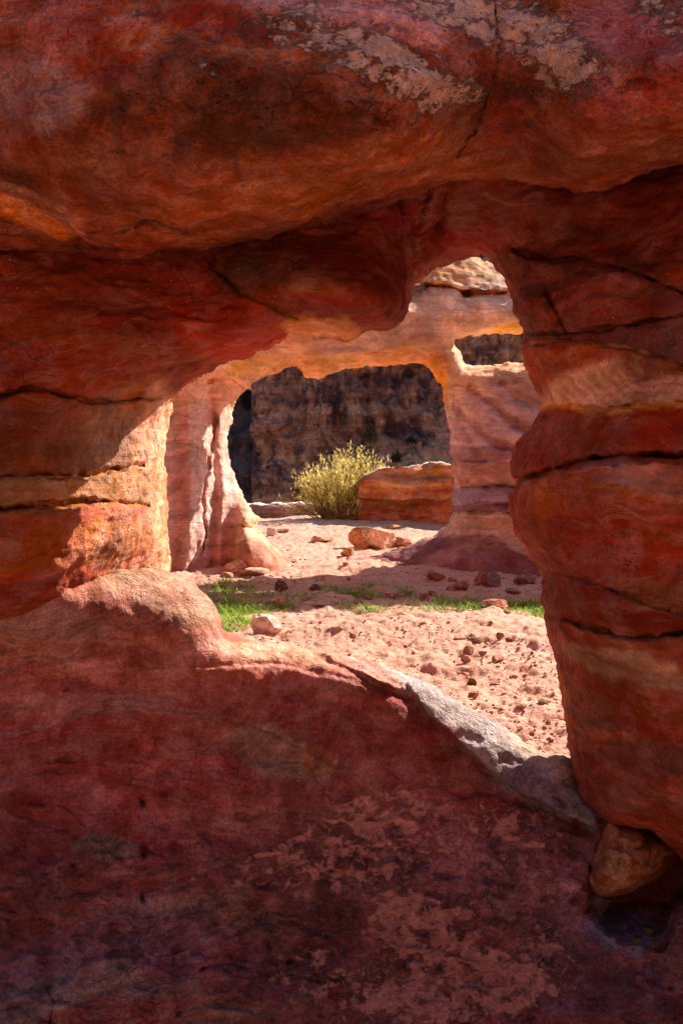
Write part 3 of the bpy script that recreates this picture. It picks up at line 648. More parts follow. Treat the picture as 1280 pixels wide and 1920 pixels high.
def make_rear():
    U, V = np.meshgrid(axis([(-600, 200, 30), (200, 1100, 2.5), (1100, 1960, 30)]), axis([(300, 440, 10), (440, 1130, 2.5), (1130, 1400, 15)]), indexing='ij')
    ctrl = [(-500,700,7.4),(-500,1100,7.4),(600,520,9.3),(600,600,9.0),(600,650,9.1),(500,600,9.0),(800,520,9.5),(800,600,9.2),(900,500,9.7),(900,560,9.35),(900,610,9.3),(700,650,9.15),(600,690,9.7),(700,682,9.8),(560,700,9.5),(780,660,9.5),
     (840,700,9.55),(900,720,9.3),(960,760,9.1),(900,800,9.2),(1000,720,9.2),(860,850,9.3),(950,860,9.0),(870,950,9.25),(950,950,9.0),(1000,900,8.9),(860,980,9.4),(850,1000,9.55),(800,1020,9.65),(740,1040,9.8),(700,1052,9.9),(860,1040,9.05),(950,1030,8.8),
     (1000,1090,8.5),(900,1086,8.62),(800,1075,9.1),(720,1064,9.6),(640,1062,9.9),(600,1070,9.75),(1200,700,9.0),(1200,1000,8.6),(1800,700,9.0),(1800,1000,8.5),(420,690,8.9),(300,650,8.4),(450,700,9.2),(800,1200,8.6),(500,1200,8.9),(480,1000,9.3),(540,1060,9.3),(470,1060,9.05),(450,1000,9.1)]
    D = np.clip(tps(ctrl, U, V, 1e-3), 7, 11)
    # fluted left pier
    bend = 6 * np.sin((V - 760) / 90)
    fl = np.interp(U - bend, [-600, 200, 285, 330, 352, 357, 392, 396, 412, 416, 440, 470], [7.6, 8.4, 8.7, 8.92, 8.86, 8.90, 9.34, 9.44, 9.38, 9.44, 9.74, 9.8])
    w = sstep(470, 425, U) * sstep(690, 790, V) * sstep(1200, 1100, V)
    D = D * (1 - w) + fl * w
    D -= .28 * gauss(U, V, 490, 1045, 60, 42, 30) + .12 * gauss(U, V, 470, 1000, 26, 60, -25)
    D += .05 * (1 - .8 * w) * fbm(U / 120, V / 70, 3.9, 4) + .02 * fbm(U / 25, V / 40, 6.9, 3)
    groove(D, U, V, [(400,770),(404,800),(396,850),(386,900),(381,960),(384,1010),(376,1040)], 2.4, .12)
    groove(D, U, V, [(375,1020),(360,1055),(350,1085)], 3, .1); groove(D, U, V, [(395,718),(420,708),(440,715),(456,726)], 3, .12)
    groove(D, U, V, [(455,985),(470,992),(490,1010),(510,1022)], 3, .15)
    # beds of bridge and right pier
    ledge(D, U, V, [(-600,560),(700,560),(797,534),(850,540),(875,548),(947,549),(1100,545)], -.14, 14, 690, 1100)
    groove(D, U, V, [(797,533),(840,537),(868,546),(900,550),(947,549)], 3.5, .2)
    D += .3 * gauss(U, V, 874, 553, 14, 7)
    ledge(D, U, V, [(480,690),(560,672),(640,662),(740,662),(800,665),(830,690),(840,720)], -.25, 40, 500, 835, 20)
    for line, a, g, u0 in (([(830,722),(880,724),(950,720),(1000,705),(1100,690)], .06, .05, 835), ([(840,835),(900,838),(950,842),(1100,835)], .05, .03, 845), ([(840,868),(900,866),(950,866),(1100,860)], .10, .07, 842),
                           ([(840,910),(900,911),(1100,908)], -.12, .10, 842), ([(840,946),(900,945),(1100,940)], -.10, .04, 842), ([(835,966),(880,962),(930,964),(1100,975)], .18, .08, 835), ([(790,1012),(850,1002),(880,1005),(920,1004),(960,1025),(1100,1070)], .10, .02, 780), ([(700,1044),(760,1058),(830,1080),(900,1086)], .06, .08, 700)):
        ledge(D, U, V, line, a, 16, u0); groove(D, U, V, line, 2.6, g)
    for l, a in (([(850,760),(890,800),(930,835),(960,842)], .10), ([(880,730),(930,765),(970,800),(1010,812)], .10), ([(940,720),(980,750),(1020,765)], .08), ([(900,850),(870,800),(850,775)], .06)):
        groove(D, U, V, l, 9, a)
    hole = np.minimum(poly_sd(U, V, catmull(rear_hole, 3, True)), poly_sd(U, V, catmull(rear_win, 3, True)))
    outer = poly_sd(U, V, np.array(rear_top, float))
    S = np.maximum(-hole, outer) * 9.3 / F + .012 * fbm(U / 14, V / 14, 5.9, 3)
    D += .5 * np.exp(S / .10) * (S < 0)
    B = np.maximum(D + .3, 9.8) + .15 * fbm(U / 100, V / 100, 8.2, 3)
    B = np.where(V > 960, np.maximum(B, 10.35), B)
    B = B - .32 * sstep(640, 560, U) * sstep(790, 740, V)
    B = np.maximum(B, D + .22)
    OG, PK, LIL = srgb(206, 138, 92), srgb(198, 138, 104), srgb(170, 126, 120)
    def color(u, v):
        items = [('e',640,640,260,60,-6,srgb(196,132,100),.9), ('e',600,690,170,26,0,srgb(206,128,78),1), ('e',740,680,90,28,0,srgb(204,122,72),1), ('e',850,500,110,34,0,srgb(188,116,72),1), ('e',880,600,130,36,-5,srgb(200,148,120),.9), ('e',700,630,120,24,-8,srgb(176,128,118),.6),
         ('e',960,618,50,12,-10,srgb(214,140,64),.9), ('e',430,740,70,60,0,srgb(204,130,98),.9), ('e',370,920,90,200,0,srgb(192,130,112),1), ('e',470,690,60,22,-10,srgb(212,142,80),.8), ('e',500,1048,60,30,20,srgb(170,88,66),.9),
         ('e',822,760,14,90,0,srgb(214,120,50),1), ('e',810,690,30,30,30,srgb(214,120,50),1), ('e',930,690,90,24,5,srgb(206,142,100),.9), ('p',[(845,745),(1000,735),(1100,740),(1100,840),(840,840)],srgb(180,126,112),.9,10), ('e',960,730,60,30,25,srgb(160,96,84),.6),  # orange on undersides and opening edge puts bounced glow into the colour
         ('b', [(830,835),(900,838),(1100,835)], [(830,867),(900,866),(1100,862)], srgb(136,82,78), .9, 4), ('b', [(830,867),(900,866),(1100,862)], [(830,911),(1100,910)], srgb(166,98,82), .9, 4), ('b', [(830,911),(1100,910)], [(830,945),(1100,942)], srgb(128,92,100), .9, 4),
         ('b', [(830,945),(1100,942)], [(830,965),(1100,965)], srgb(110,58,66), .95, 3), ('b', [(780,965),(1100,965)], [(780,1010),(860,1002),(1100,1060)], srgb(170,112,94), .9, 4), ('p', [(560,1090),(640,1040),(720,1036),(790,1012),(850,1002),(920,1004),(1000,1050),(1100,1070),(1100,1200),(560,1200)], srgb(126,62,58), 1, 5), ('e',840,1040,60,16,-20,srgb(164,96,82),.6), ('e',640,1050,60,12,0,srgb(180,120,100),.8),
         ('l', [(845,966),(880,962),(930,964),(1000,975)], 3, OCHRE, .6), ('l', [(880,730),(930,765),(970,800),(1010,812)], 5, srgb(140,72,64), .6), ('l', [(850,760),(890,800),(930,835),(960,842)], 6, srgb(150,88,78), .6), ('l', [(797,533),(840,537),(868,546),(900,552),(947,549)], 4, srgb(190,116,50), .8)]
        c = paint(u, v, PK, items, 5, 8)
        ln = np.sin((v + 0.12 * u * np.sign(600 - v) + 14 * fbm(u / 90, v / 60, 6.5, 3)) * .9)
        c *= (1 + .07 * ln * sstep(600, 800, u))[:, None]
        return np.clip(c, .01, .9)
    def masks(u, v):
        m = np.zeros((len(u), 3), np.float32)
        m[:, 0] = field(u, v, [(850,500,100,40,0,.35)])
        m[:, 1] = field(u, v, [(860,535,110,14,0,.8),(880,580,80,40,0,.35),(650,640,140,30,0,.3)])
        m[:, 2] = .2 + field(u, v, [(380,900,70,200,0,.5),(470,960,50,80,0,.7)])
        return m
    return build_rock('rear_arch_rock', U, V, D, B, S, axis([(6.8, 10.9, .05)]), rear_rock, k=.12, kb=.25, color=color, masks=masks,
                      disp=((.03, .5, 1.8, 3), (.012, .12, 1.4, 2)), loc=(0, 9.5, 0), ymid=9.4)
rear_arch = tag(make_rear(), 'sunlit orange sandstone arch across the sand, with fluted left pier and small upper window', 'rock arch')
rear_arch.name = 'rock_arch'

# ================================================================== GROUND
def gz(x, y, fine=True):
    x, y = np.asarray(x, float), np.asarray(y, float)
    z = -.85 * sstep(3.2, 2.95, y) - 9.0 * sstep(23.5, 34, y) * (y > 23)
    z = z + .05 * fbm(x / 1.3, y / 1.3, 1.1, 3) + .10 * fbm(x / 4, y / 4, 5.1, 2) * sstep(4, 7, y)
    z = z + .06 * sstep(-.8, -1.6, x) * sstep(9.5, 7, y) * sstep(3, 5, y)
    if fine:
        n = fbm(x / .16, y / .16, 2.7, 3)
        z = z + .017 * n + .02 * np.maximum(fbm(x / .34 + 3, y / .34, 8.7, 3) - .12, 0) * 2.2 - .022 * sstep(.18, .5, fbm(x / .28 + 7, y / .28, 4.2, 2)) + .012 * fbm(x / .06, y / .06, 3.1, 3)
    return z
def make_ground():
    vs = np.concatenate([np.arange(935, 1010, .75), np.arange(1010, 1424, 1.5)])
    ys = np.concatenate([[900, 400, 200, 120, 80, 60, 46, 38, 34], F * H / (vs - HOR)])
    ys = ys[np.argsort(-ys)]
    ys = np.concatenate([ys, [3.2, 3.15, 3.1, 3.05, 3.0, 2.95, 2.9, 2.4, 2.0, 1.6, 1.0, 0, -1, -2.5, -5, -10, -20, -60, -200, -900]])
    us = axis([(-9000, -2000, 500), (-2000, -200, 60), (-200, 260, 12), (260, 1120, 2.4), (1120, 1500, 12), (1500, 3000, 60), (3000, 10000, 500)])
    Y = np.repeat(ys[:, None], len(us), 1)
    X = (us[None, :] - 640) / F * np.maximum(Y, 3.0)
    far = (us[None, :] - 640) / 640 * 70
    X = np.where(Y < 2.9, (us[None, :] - 640) / F * np.maximum(3.0, np.abs(Y) + 1.5), X)
    Z = gz(X, Y)
    co = np.stack([X, Y, Z], -1).reshape(-1, 3)
    nr, nc = Y.shape
    i = np.arange(nr * nc).reshape(nr, nc)
    q = np.stack([i[:-1, :-1], i[1:, :-1], i[1:, 1:], i[:-1, 1:]], -1).reshape(-1, 4)
    if normals(co, q)[:, 2].mean() < 0: q = q[:, ::-1].copy()
    return tag(mesh_np('ground', co, q, sand_mat), 'pale pink trampled sand', None, None, 'structure')
sand_mat, nt, b = new_mat('sand'); g = N(nt)
pos = g.node('ShaderNodeNewGeometry').outputs['Position']
n1 = g.noise(pos, 1.2, 4, .6); n2 = g.noise(pos, 14, 6, .7); n3 = g.noise(pos, 60, 4, .7)
c = g.mix(g.ramp(n1, .3, .7), srgb(212, 168, 144), srgb(196, 146, 122))
c = g.mix(g.ramp(n2, .50, .62, 0, .6), c, srgb(156, 92, 72))
c = g.mix(g.ramp(n3, .58, .72, 0, .55), c, srgb(130, 80, 62))
c = g.mix(g.ramp(n3, .42, .28, 0, .35), c, srgb(224, 184, 158))
g.link(c, b.inputs['Base Color'])
h = g.math('ADD', g.math('MULTIPLY', n2, .7), g.math('MULTIPLY', n3, .3))
g.link(g.bump(h, .9, .035), b.inputs['Normal'])
b.inputs['Roughness'].default_value = .95
ground = make_ground()

# ================================================================== FAR CLIFF
def cliff_mat(name, base, alt, varnish):
    m, nt, b = new_mat(name); g = N(nt)
    pos = g.node('ShaderNodeNewGeometry').outputs['Position']
    st = g.noise(g.mapping(pos, (.05, .05, .8), (0, .22, 0)), 1.0, 7, .7, .8)
    vs = g.noise(g.mapping(pos, (.34, .2, .16), (0, .3, 0)), 1.0, 8, .75, 1.0)
    bl = g.noise(pos, .16, 6, .65, .4); fn = g.noise(pos, 1.5, 6, .75)
    c = g.mix(g.ramp(st, .4, .62), base, alt)
    c = g.mix(g.math('MULTIPLY', g.ramp(vs, .42, .58), g.ramp(bl, .38, .52, 0, .92)), c, varnish)
    vf = g.noise(g.mapping(pos, (1.1, .5, .09), (0, .1, 0)), 1.0, 5, .65, .6)
    vl = g.math('ABSOLUTE', g.math('SUBTRACT', g.math('FRACT', g.math('MULTIPLY', vf, 7.0)), .5))
    c = g.mix(g.math('MULTIPLY', g.ramp(vl, .10, .0), g.ramp(g.noise(pos, .22, 4), .44, .58, 0, .75)), c, varnish)
    sl = g.noise(g.mapping(pos, (.07, .07, 1.1), (0, .22, 0)), 1.0, 6, .65, .5)
    sll = g.math('ABSOLUTE', g.math('SUBTRACT', g.math('FRACT', g.math('MULTIPLY', sl, 8.0)), .5))
    c = g.mix(g.math('MULTIPLY', g.ramp(sll, .10, .0), .6), c, varnish)
    c = g.mix(g.ramp(fn, .5, .66, 0, .6), c, varnish)
    c = g.mix(g.ramp(fn, .42, .30, 0, .4), c, alt)
    g.link(c, b.inputs['Base Color'])
    g.link(g.bump(g.math('ADD', g.math('MULTIPLY', fn, .8), g.math('MULTIPLY', vs, .2)), 1.0, 1.0), b.inputs['Normal'])
    return m
def make_cliff(name, x0, x1, y0, z0, z1, nx, nz, mat, seed, slope=.12, kind='main'):
    xs = np.linspace(x0, x1, nx); zs = np.linspace(z0, z1, nz)
    X, Z = np.meshgrid(xs, zs, indexing='ij')
    Y = y0 + slope * (Z - 2)
    Zw = Z + 1.3 * fbm(X / 9, Z / 9, seed, 4) - .16 * X
    st = 0
    for k, (hh, a) in enumerate(((2.3, 1.0), (5.1, 2.0), (.9, .35))):
        p = (Zw / hh + .3 * fbm(X / 3 + 9 * k, Z / 3, seed + k, 2)) % 1.0
        st = st + a * (p - sstep(.8, 1.0, p)) * (.5 + sstep(-.2, .3, fbm(X / 6, Z / 4, seed + 20 + k, 2)))
    Y += .5 * st
    Xs = X + .8 * fbm(X / 3, Z / 3, seed + 30, 3) + .12 * Z
    fl = np.abs(fbm(Xs / 3.2, Z / 6, seed + 4, 3)) * 2.4 + np.abs(fbm(Xs / .8, Z / 3.5, seed + 8, 3)) * .9
    up = sstep(2.6, 5.5, Z + .10 * X + 2.0 * fbm(X / 5, Z / 5, seed, 2))
    Y -= fl * (.25 + .9 * up)
    Y += 1.5 * fbm(X / 7, Z / 7, seed + 2, 4) + .6 * fbm(X / 1.6, Z / 1.2, seed + 3, 4) + .6 * np.maximum(fbm(X / .8, Z / .55, seed + 6, 3) - .1, 0)
    if kind == 'main':   # talus bench at the foot on the right
        Y -= 7 * sstep(4.2, -2, Z - .14 * X) * sstep(-6, 6, X)
    back = np.stack([X[:, ::-1], Y[:, ::-1] + 12, Z[:, ::-1]], -1)
    co = np.concatenate([np.stack([X, Y, Z], -1), back], 1)
    n2_ = co.shape[1]
    i = np.arange(nx * n2_).reshape(nx, n2_)
    j = np.roll(i, -1, 1)
    q = np.stack([i[:-1], i[1:], j[1:], j[:-1]], -1).reshape(-1, 4)
    co = co.reshape(-1, 3)
    return tag(mesh_np(name, co, q, mat), None, None, None, 'structure')
cliff = make_cliff('cliff', -7.4, 60, 70, -14, 26, 620, 420, cliff_mat('cliff_rock', srgb(196, 138, 118), srgb(244, 186, 146), srgb(78, 56, 66)), 2.0)
tag(cliff, 'shaded canyon cliff with dark varnish streaks beyond the arch')
cliff_b = make_cliff('cliff', -70, -6.0, 84, -14, 30, 240, 200, cliff_mat('shaded_cliff_rock', srgb(116, 98, 102), srgb(132, 110, 108), srgb(66, 60, 72)), 12.0, .1, 'side')  # shade put into the colour: darker, bluer than the main cliff
tag(cliff_b, 'darker canyon cliff set back at the far left')

bounce_cliff = make_cliff('cliff', -50, 50, 17, -4, 13, 120, 60, cliff.data.materials[0], 22.0, .15, 'side')   # unseen cliff added behind the viewer to bounce warm light, block sky
bounce_cliff.rotation_euler.z = math.pi
# ================================================================== LOW ROCKS BEYOND THE ARCH
def slab_mesh(u0, u1, prof, y0, depth, mat, name, colorf, seed, amp=.06, base_z=-.15):
    """bedded low outcrop: prof = list of (u, v_top); front at y0(u), real depth behind"""
    us = np.linspace(u0, u1, 150)
    yf = np.array([y0(u) for u in us])
    zt = H + (HOR - np.interp(us, *zip(*prof))) / F * yf + .05 * fbm(us / 22, us * 0, us * 0 + seed, 4)
    nz = 46
    t = np.linspace(0, 1, nz)
    X = (us - 640) / F * yf
    rows = []
    Xg = np.repeat(X[:, None], nz, 1); Zg = base_z + (zt[:, None] - base_z) * t[None]
    Yg = np.repeat(yf[:, None], nz, 1)
    p = (Zg + .12 * fbm(Xg / .9, Zg / .5, seed, 3)) * 3.1
    Yg = Yg + .14 * np.abs((p % 1) - .5) + 0.04 * t[None] ** 14 + amp * fbm(Xg / .5, Zg / .12, seed + 2, 4) * 1.2 + .42 * fbm(Xg / 1.3, Zg / 1.0, seed + 5, 3) - .25 * (Zg > .45) * sstep(.45, .5, Zg + .08 * fbm(Xg / .7, Zg * 0, seed, 2))
    nb = 26
    s = np.linspace(0, 1, nb)[1:]
    Xt = np.repeat(X[:, None], nb - 1, 1); Yt = Yg[:, -1:] + depth * s[None]
    Zt = zt[:, None] + .05 * fbm(Xt / .5, Yt / .5, seed + 1, 3) - .5 * depth * .12 * s[None] ** 2
    Zt[:, -1] = base_z - .3
    co = np.concatenate([np.stack([Xg, Yg, Zg], -1), np.stack([Xt, Yt, Zt], -1)], 1)
    # close the ends
    for e, sg in ((0, 1), (-1, -1)):
        pass
    n0, n1_ = co.shape[:2]
    i = np.arange(n0 * n1_).reshape(n0, n1_)
    q = np.stack([i[:-1, :-1], i[1:, :-1], i[1:, 1:], i[:-1, 1:]], -1).reshape(-1, 4)
    co = co.reshape(-1, 3)
    nfr = np.zeros((n0, n1_, 3), np.float32)
    c = colorf(Xg, Zg, t)
    nfr[:, :nz] = c; nfr[:, nz:] = srgb(206, 160, 138)
    mk = np.zeros((len(co), 3), np.float32); mk[:, 1] = .25; mk[:, 2] = .5
    cx = co.mean(0); cx[2] = base_z
    return mesh_np(name, co, q, mat, attrs={'Col': nfr.reshape(-1, 3), 'Mask': mk}, loc=cx)
def ledge_cols(Xg, Zg, t):
    p = Zg * 9 - .6 * Xg + .9 * fbm(Xg / 1.2, Zg / .3, 3.2, 4)
    w = (.5 + .5 * np.sin(p * 2.3))[..., None]
    c = srgb(196, 104, 58) * w + srgb(168, 70, 42) * (1 - w)
    k = sstep(.45, .2, t + .15 * fbm(Xg / .6, Zg / .6, 1.2, 3))[..., None]
    return c * (1 - k) + srgb(176, 68, 40) * k
ledge_rock = slab_mesh(672, 1000, [(672,902),(684,891),(700,883),(722,878),(745,876),(790,873),(805,868),(825,867),(843,872),(900,872),(1000,874)], lambda u: 17.6 - (u - 690) / 1600 * 3.5, 3.2, rear_rock, 'rock_ledge', ledge_cols, 4.0)
tag(ledge_rock, 'low banded orange rock with a bright flat top beside the yellow green bush', 'rock ledge')
def dull_cols(Xg, Zg, t): return np.ones(Xg.shape + (1,)) * srgb(150, 96, 84)
low_ledge = slab_mesh(380, 640, [(380,944),(470,948),(500,945),(560,944),(600,950),(640,958)], lambda u: 20.5 - (u - 480) / 1600 * 2, 3.0, rear_rock, 'rock_ledge', dull_cols, 9.0, .05, -.3)
tag(low_ledge, 'low flat pinkish rock sill at the canyon edge left of the bush', 'rock ledge')

# ================================================================== WEDGED BOULDER IN THE HOLLOW
def make_boulder():
    U, V = np.meshgrid(axis([(1084, 1280, 2.2)]), axis([(1526, 1700, 2.2)]), indexing='ij')
    pts = catmull([(1145,1542),(1126,1568),(1107,1623),(1101,1656),(1118,1675),(1139,1681),(1168,1676),(1210,1659),(1239,1637),(1259,1611),(1262,1593),(1238,1573),(1207,1556),(1178,1542)], 3, True)
    s = poly_sd(U, V, pts) * 2.5 / F
    D = 2.50 + .13 * np.exp(s / .025) - .05 * gauss(U, V, 1170, 1625, 50, 40) + .022 * fbm(U / 32, V / 42, 1.2, 4) + .02 * np.abs(fbm(U / 40 + 5, V / 60, 2.2, 2))
    ledge(D, U, V, [(1090,1610),(1140,1590),(1180,1600),(1230,1580),(1270,1570)], .02, 50)
    groove(D, U, V, [(1150,1560),(1165,1600),(1150,1640)], 6, .015); groove(D, U, V, [(1210,1575),(1222,1605),(1205,1640)], 5, .02)
    groove(D, U, V, [(1108,1656),(1125,1668),(1140,1678)], 4, .02)
    c = lambda u, v: paint(u, v, srgb(188, 112, 76), [('e',1165,1610,26,50,10,srgb(206,146,110),.9),('e',1120,1600,30,40,0,srgb(158,92,58),.8),('e',1215,1600,30,30,0,srgb(150,82,52),.8)], 5, 9)
    mk = lambda u, v: np.stack([0 * u + .2, field(u, v, [(1225,1590,40,40,0,.7),(1120,1620,30,40,0,.4)]), 0 * u + .7], 1)
    o = build_rock('boulder', U, V, D, D + .24, s, axis([(2.2, 3.0, .012)]), rear_rock_small, k=.05, kb=.08, color=c, masks=mk, disp=((.008, .05, 1.0, 3),), loc=(.84, 2.55, -.15), ymid=2.6)
    return tag(o, 'orange tan boulder wedged in the dark hollow at the foot of the pillar', 'boulder')
rear_rock_small = rock_mat('tan_boulder_stone', sc=1.6, strata=.12)
make_boulder()

# ================================================================== STONES
import bmesh
def ico(sub):
    bm = bmesh.new(); bmesh.ops.create_icosphere(bm, subdivisions=sub, radius=1)
    v = np.array([q.co[:] for q in bm.verts]); f = np.array([[q.index for q in p.verts] for p in bm.faces]); bm.free()
    return v, f
ICO4, ICO3 = ico(5), ico(3)
stone_mat = rock_mat('loose_stone', sc=2.2, strata=.06)
def stone_shape(seed, sub=ICO4, cuts=11, rough=.05):
    r = np.random.default_rng(seed); v = sub[0].copy()
    for i in range(cuts):
        n = r.normal(size=3); n /= np.linalg.norm(n)
        if i == 0: n = np.array([.1, .05, 1.0]); n /= np.linalg.norm(n)
        d = r.uniform(.52, .82)
        v -= np.maximum(v @ n - d, 0)[:, None] * n
    v *= (1 + rough * fbm(sub[0][:, 0] * 2.2 + seed, sub[0][:, 1] * 2.2, sub[0][:, 2] * 2.2, 4))[:, None]
    lo, hi = v.min(0), v.max(0)
    return (v - (lo + hi) / 2) / (hi - lo)
def ground_pt(u, v):
    y = F * H / (v - HOR)
    for _ in range(8):
        y = F * (H - float(gz((u - 640) / F * y, y, False))) / (v - HOR)
    x = (u - 640) / F * y
    return x, y, float(gz(x, y, False))
def stone(name, u, v, w, h, col, seed, label, group=None, depth=.8, tilt=0.0, sub=ICO4, rough=.05, band=None, rot=None, cat='stone'):
    x, y, z = ground_pt(u, v)
    W, Hh = w / F * y, h / F * y
    s = stone_shape(seed, sub, rough=rough) * np.array([W, W * depth, Hh * 1.3])
    a = tilt; c_, s_ = math.cos(a), math.sin(a)
    s = np.stack([s[:, 0] * c_ - s[:, 2] * s_, s[:, 1], s[:, 0] * s_ + s[:, 2] * c_], 1)
    s[:, 2] += Hh * .5
    cc = np.tile(col, (len(s), 1)).astype(np.float32)
    if band is not None:
        t = np.sin(s[:, 0] / W * 16 + 2 * s[:, 2] / Hh + 1.5 * fbm(s[:, 0] * 9, s[:, 1] * 9, s[:, 2] * 9, 2))
        cc = cc + (band - cc) * sstep(.2, .7, t)[:, None]
    mk = np.zeros((len(s), 3), np.float32); mk[:, 0] = .15; mk[:, 1] = .3; mk[:, 2] = .6
    o = mesh_np(name, s, sub[1], stone_mat, attrs={'Col': cc, 'Mask': mk})
    o.location = (x, y + W * depth * .4, z - Hh * .08)
    if rot is not None: o.rotation_euler.z = rot
    return tag(o, label, cat, group)
WH, PKS, RDS, ORS, GRS, BRS = srgb(222,186,166), srgb(208,148,124), srgb(170,88,72), srgb(204,132,90), srgb(150,122,118), srgb(150,98,72)
LG = 'loose stones on the sand'
for i, (u, v, w, h, c, dp, tl, lab) in enumerate([
    (497,1195,62,36,WH,.8,-.1,'large pale pink stone beside the grass just behind the slab edge'),
    (519,1138,30,17,PKS,.7,.05,'pink blocky stone at the edge of the bright grass'),
    (598,1137,24,8,WH,.8,0,'flat white stone slab on the sunlit edge of the shadow'),
    (578,1127,22,7,PKS,.8,0,'thin flat pinkish stone beside the white slab'),
    (441,1076,42,25,srgb(226,164,128),.8,-.2,'pale orange block at the foot of the fluted pier'),
    (474,1081,60,14,srgb(222,166,138),.8,0,'long low pale stone beside the pier foot'),
    (426,1083,22,9,PKS,.8,0,'small low stone in front of the fluted pier'),
    (712,1030,74,36,srgb(226,176,146),.8,-.15,'big angular white topped rock on the sand beyond the arch'),
    (676,1028,46,38,ORS,.7,.3,'orange rock leaning against the big angular rock'),
    (651,1044,26,16,ORS,.8,0,'small rounded orange stone by the arch sill'),
    (752,1024,62,17,srgb(196,124,92),.8,-.1,'low orange rock slab beside the dark arch base'),
    (509,1006,20,15,WH,.8,0,'small pale upright stone left of the sand clearing'),
    (604,1016,44,10,PKS,.7,0,'flat pink rock in the middle of the sand clearing'),
    (527,1000,34,7,PKS,.7,0,'thin pink stone flake near the left rock sill'),
    (546,1056,22,7,PKS,.7,.2,'small tilted flake on the sunlit sand at the arch threshold'),
    (738,993,30,8,ORS,.7,0,'small orange stone in front of the bush shadow'),
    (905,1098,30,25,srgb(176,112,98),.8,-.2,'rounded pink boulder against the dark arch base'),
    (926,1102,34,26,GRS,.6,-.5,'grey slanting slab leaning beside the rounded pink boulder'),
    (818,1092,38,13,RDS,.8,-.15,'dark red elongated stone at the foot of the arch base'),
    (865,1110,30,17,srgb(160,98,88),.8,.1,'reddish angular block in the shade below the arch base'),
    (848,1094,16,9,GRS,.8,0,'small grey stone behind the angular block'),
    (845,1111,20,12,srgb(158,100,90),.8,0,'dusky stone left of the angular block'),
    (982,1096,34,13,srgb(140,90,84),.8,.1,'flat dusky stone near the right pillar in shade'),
    (994,1092,22,15,GRS,.7,-.2,'grey stone behind the flat dusky stone'),
    (963,1112,32,7,srgb(176,124,112),.7,-.1,'thin pale flake lying in the shade'),
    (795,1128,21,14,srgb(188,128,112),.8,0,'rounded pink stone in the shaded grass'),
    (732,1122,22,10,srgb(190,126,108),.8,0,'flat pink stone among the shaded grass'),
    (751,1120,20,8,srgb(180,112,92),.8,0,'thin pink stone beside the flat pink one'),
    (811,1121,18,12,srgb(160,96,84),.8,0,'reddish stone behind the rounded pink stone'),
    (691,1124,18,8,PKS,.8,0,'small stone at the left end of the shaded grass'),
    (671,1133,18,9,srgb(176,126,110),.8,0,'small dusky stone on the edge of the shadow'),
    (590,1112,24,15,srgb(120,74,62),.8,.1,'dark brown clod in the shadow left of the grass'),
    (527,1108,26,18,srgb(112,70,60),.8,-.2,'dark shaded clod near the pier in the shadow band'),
    (870,1135,12,7,GRS,.8,0,'small grey stone in the shaded grass'),
    (950,1152,14,7,RDS,.8,0,'small red stone in front of the striped stone'),
    (875,1243,22,12,srgb(196,136,112),.8,0,'rounded pink pebble on the sunlit sand'),
    (935,1243,24,11,srgb(190,124,98),.8,0,'flat pinkish pebble near the right pillar'),
    (863,1206,26,9,srgb(176,104,76),.8,0,'flat reddish stone in the middle of the sunlit sand'),
    (893,1206,34,9,BRS,.8,0,'low brown dung clod on the sunlit sand'),
    (938,1200,16,12,BRS,.8,0,'dark brown clod standing on the sand near the pillar'),
    (885,1198,12,9,BRS,.8,0,'small brown clod behind the low brown clod'),
    (956,1203,18,6,srgb(140,84,64),.8,0,'thin brown flake beside the dark brown clod'),
    (879,1226,20,13,BRS,.8,0,'brown lumpy clod in front of the flat reddish stone'),
    (661,1198,13,10,srgb(150,90,66),.8,0,'small brown stone on the sand above the slab crest'),
    (905,1230,16,8,BRS,.8,0,'small brown crumb beside the lumpy clod'),
    (888,1310,24,10,srgb(176,112,84),.8,.2,'reddish stone on the near sand above the white slab edge'),
    (884,1288,20,15,srgb(150,92,50),.8,0,'rough brown clod on the near sand'),
    (541,1190,14,7,WH,.8,0,'small white pebble right of the large pale stone'),
    (493,1200,14,7,WH,.8,0,'tiny white pebble in front of the large pale stone'),
    (648,1068,12,6,PKS,.8,0,'small pale stone on the sunlit threshold sand')]):
    stone('stone', u, v, w, h, c, 40 + i, lab, LG, dp, tl, rough=.09)
stone('stone', 928, 1145, 50, 18, srgb(186, 92, 66), 200, 'red stone with pale stripes lying in the shaded grass', LG, .6, 0, ICO4, band=srgb(206, 140, 116))
# small pebbles: a few forms, copied
protos = []
PG = 'pebbles scattered over the sand'
for i, (u, v) in enumerate([(700,1180),(760,1215),(840,1170),(980,1230),(600,1170),(920,1170)]):
    protos.append(stone('pebble', u, v, 8, 5, [PKS, RDS, srgb(190,130,104), WH][i % 4], 300 + i, 'small pebble lying on the trampled sand', PG, sub=ICO3, cat='pebble'))
r2 = np.random.default_rng(21)
n = 0
while n < 90:
    u, v = r2.uniform(390, 1060), 985 + 430 * r2.random() ** 1.3
    x, y, z = ground_pt(u, v)
    pr = protos[n % len(protos)]
    o = pr.copy(); COL.objects.link(o)
    s = r2.uniform(.35, 1.1)
    o.location = (x, y, z); o.scale = (s * r2.uniform(.8, 1.5), s, s * r2.uniform(.7, 1.1)); o.rotation_euler = (r2.uniform(-.2, .2), r2.uniform(-.2, .2), r2.uniform(0, 6.28))
    n += 1
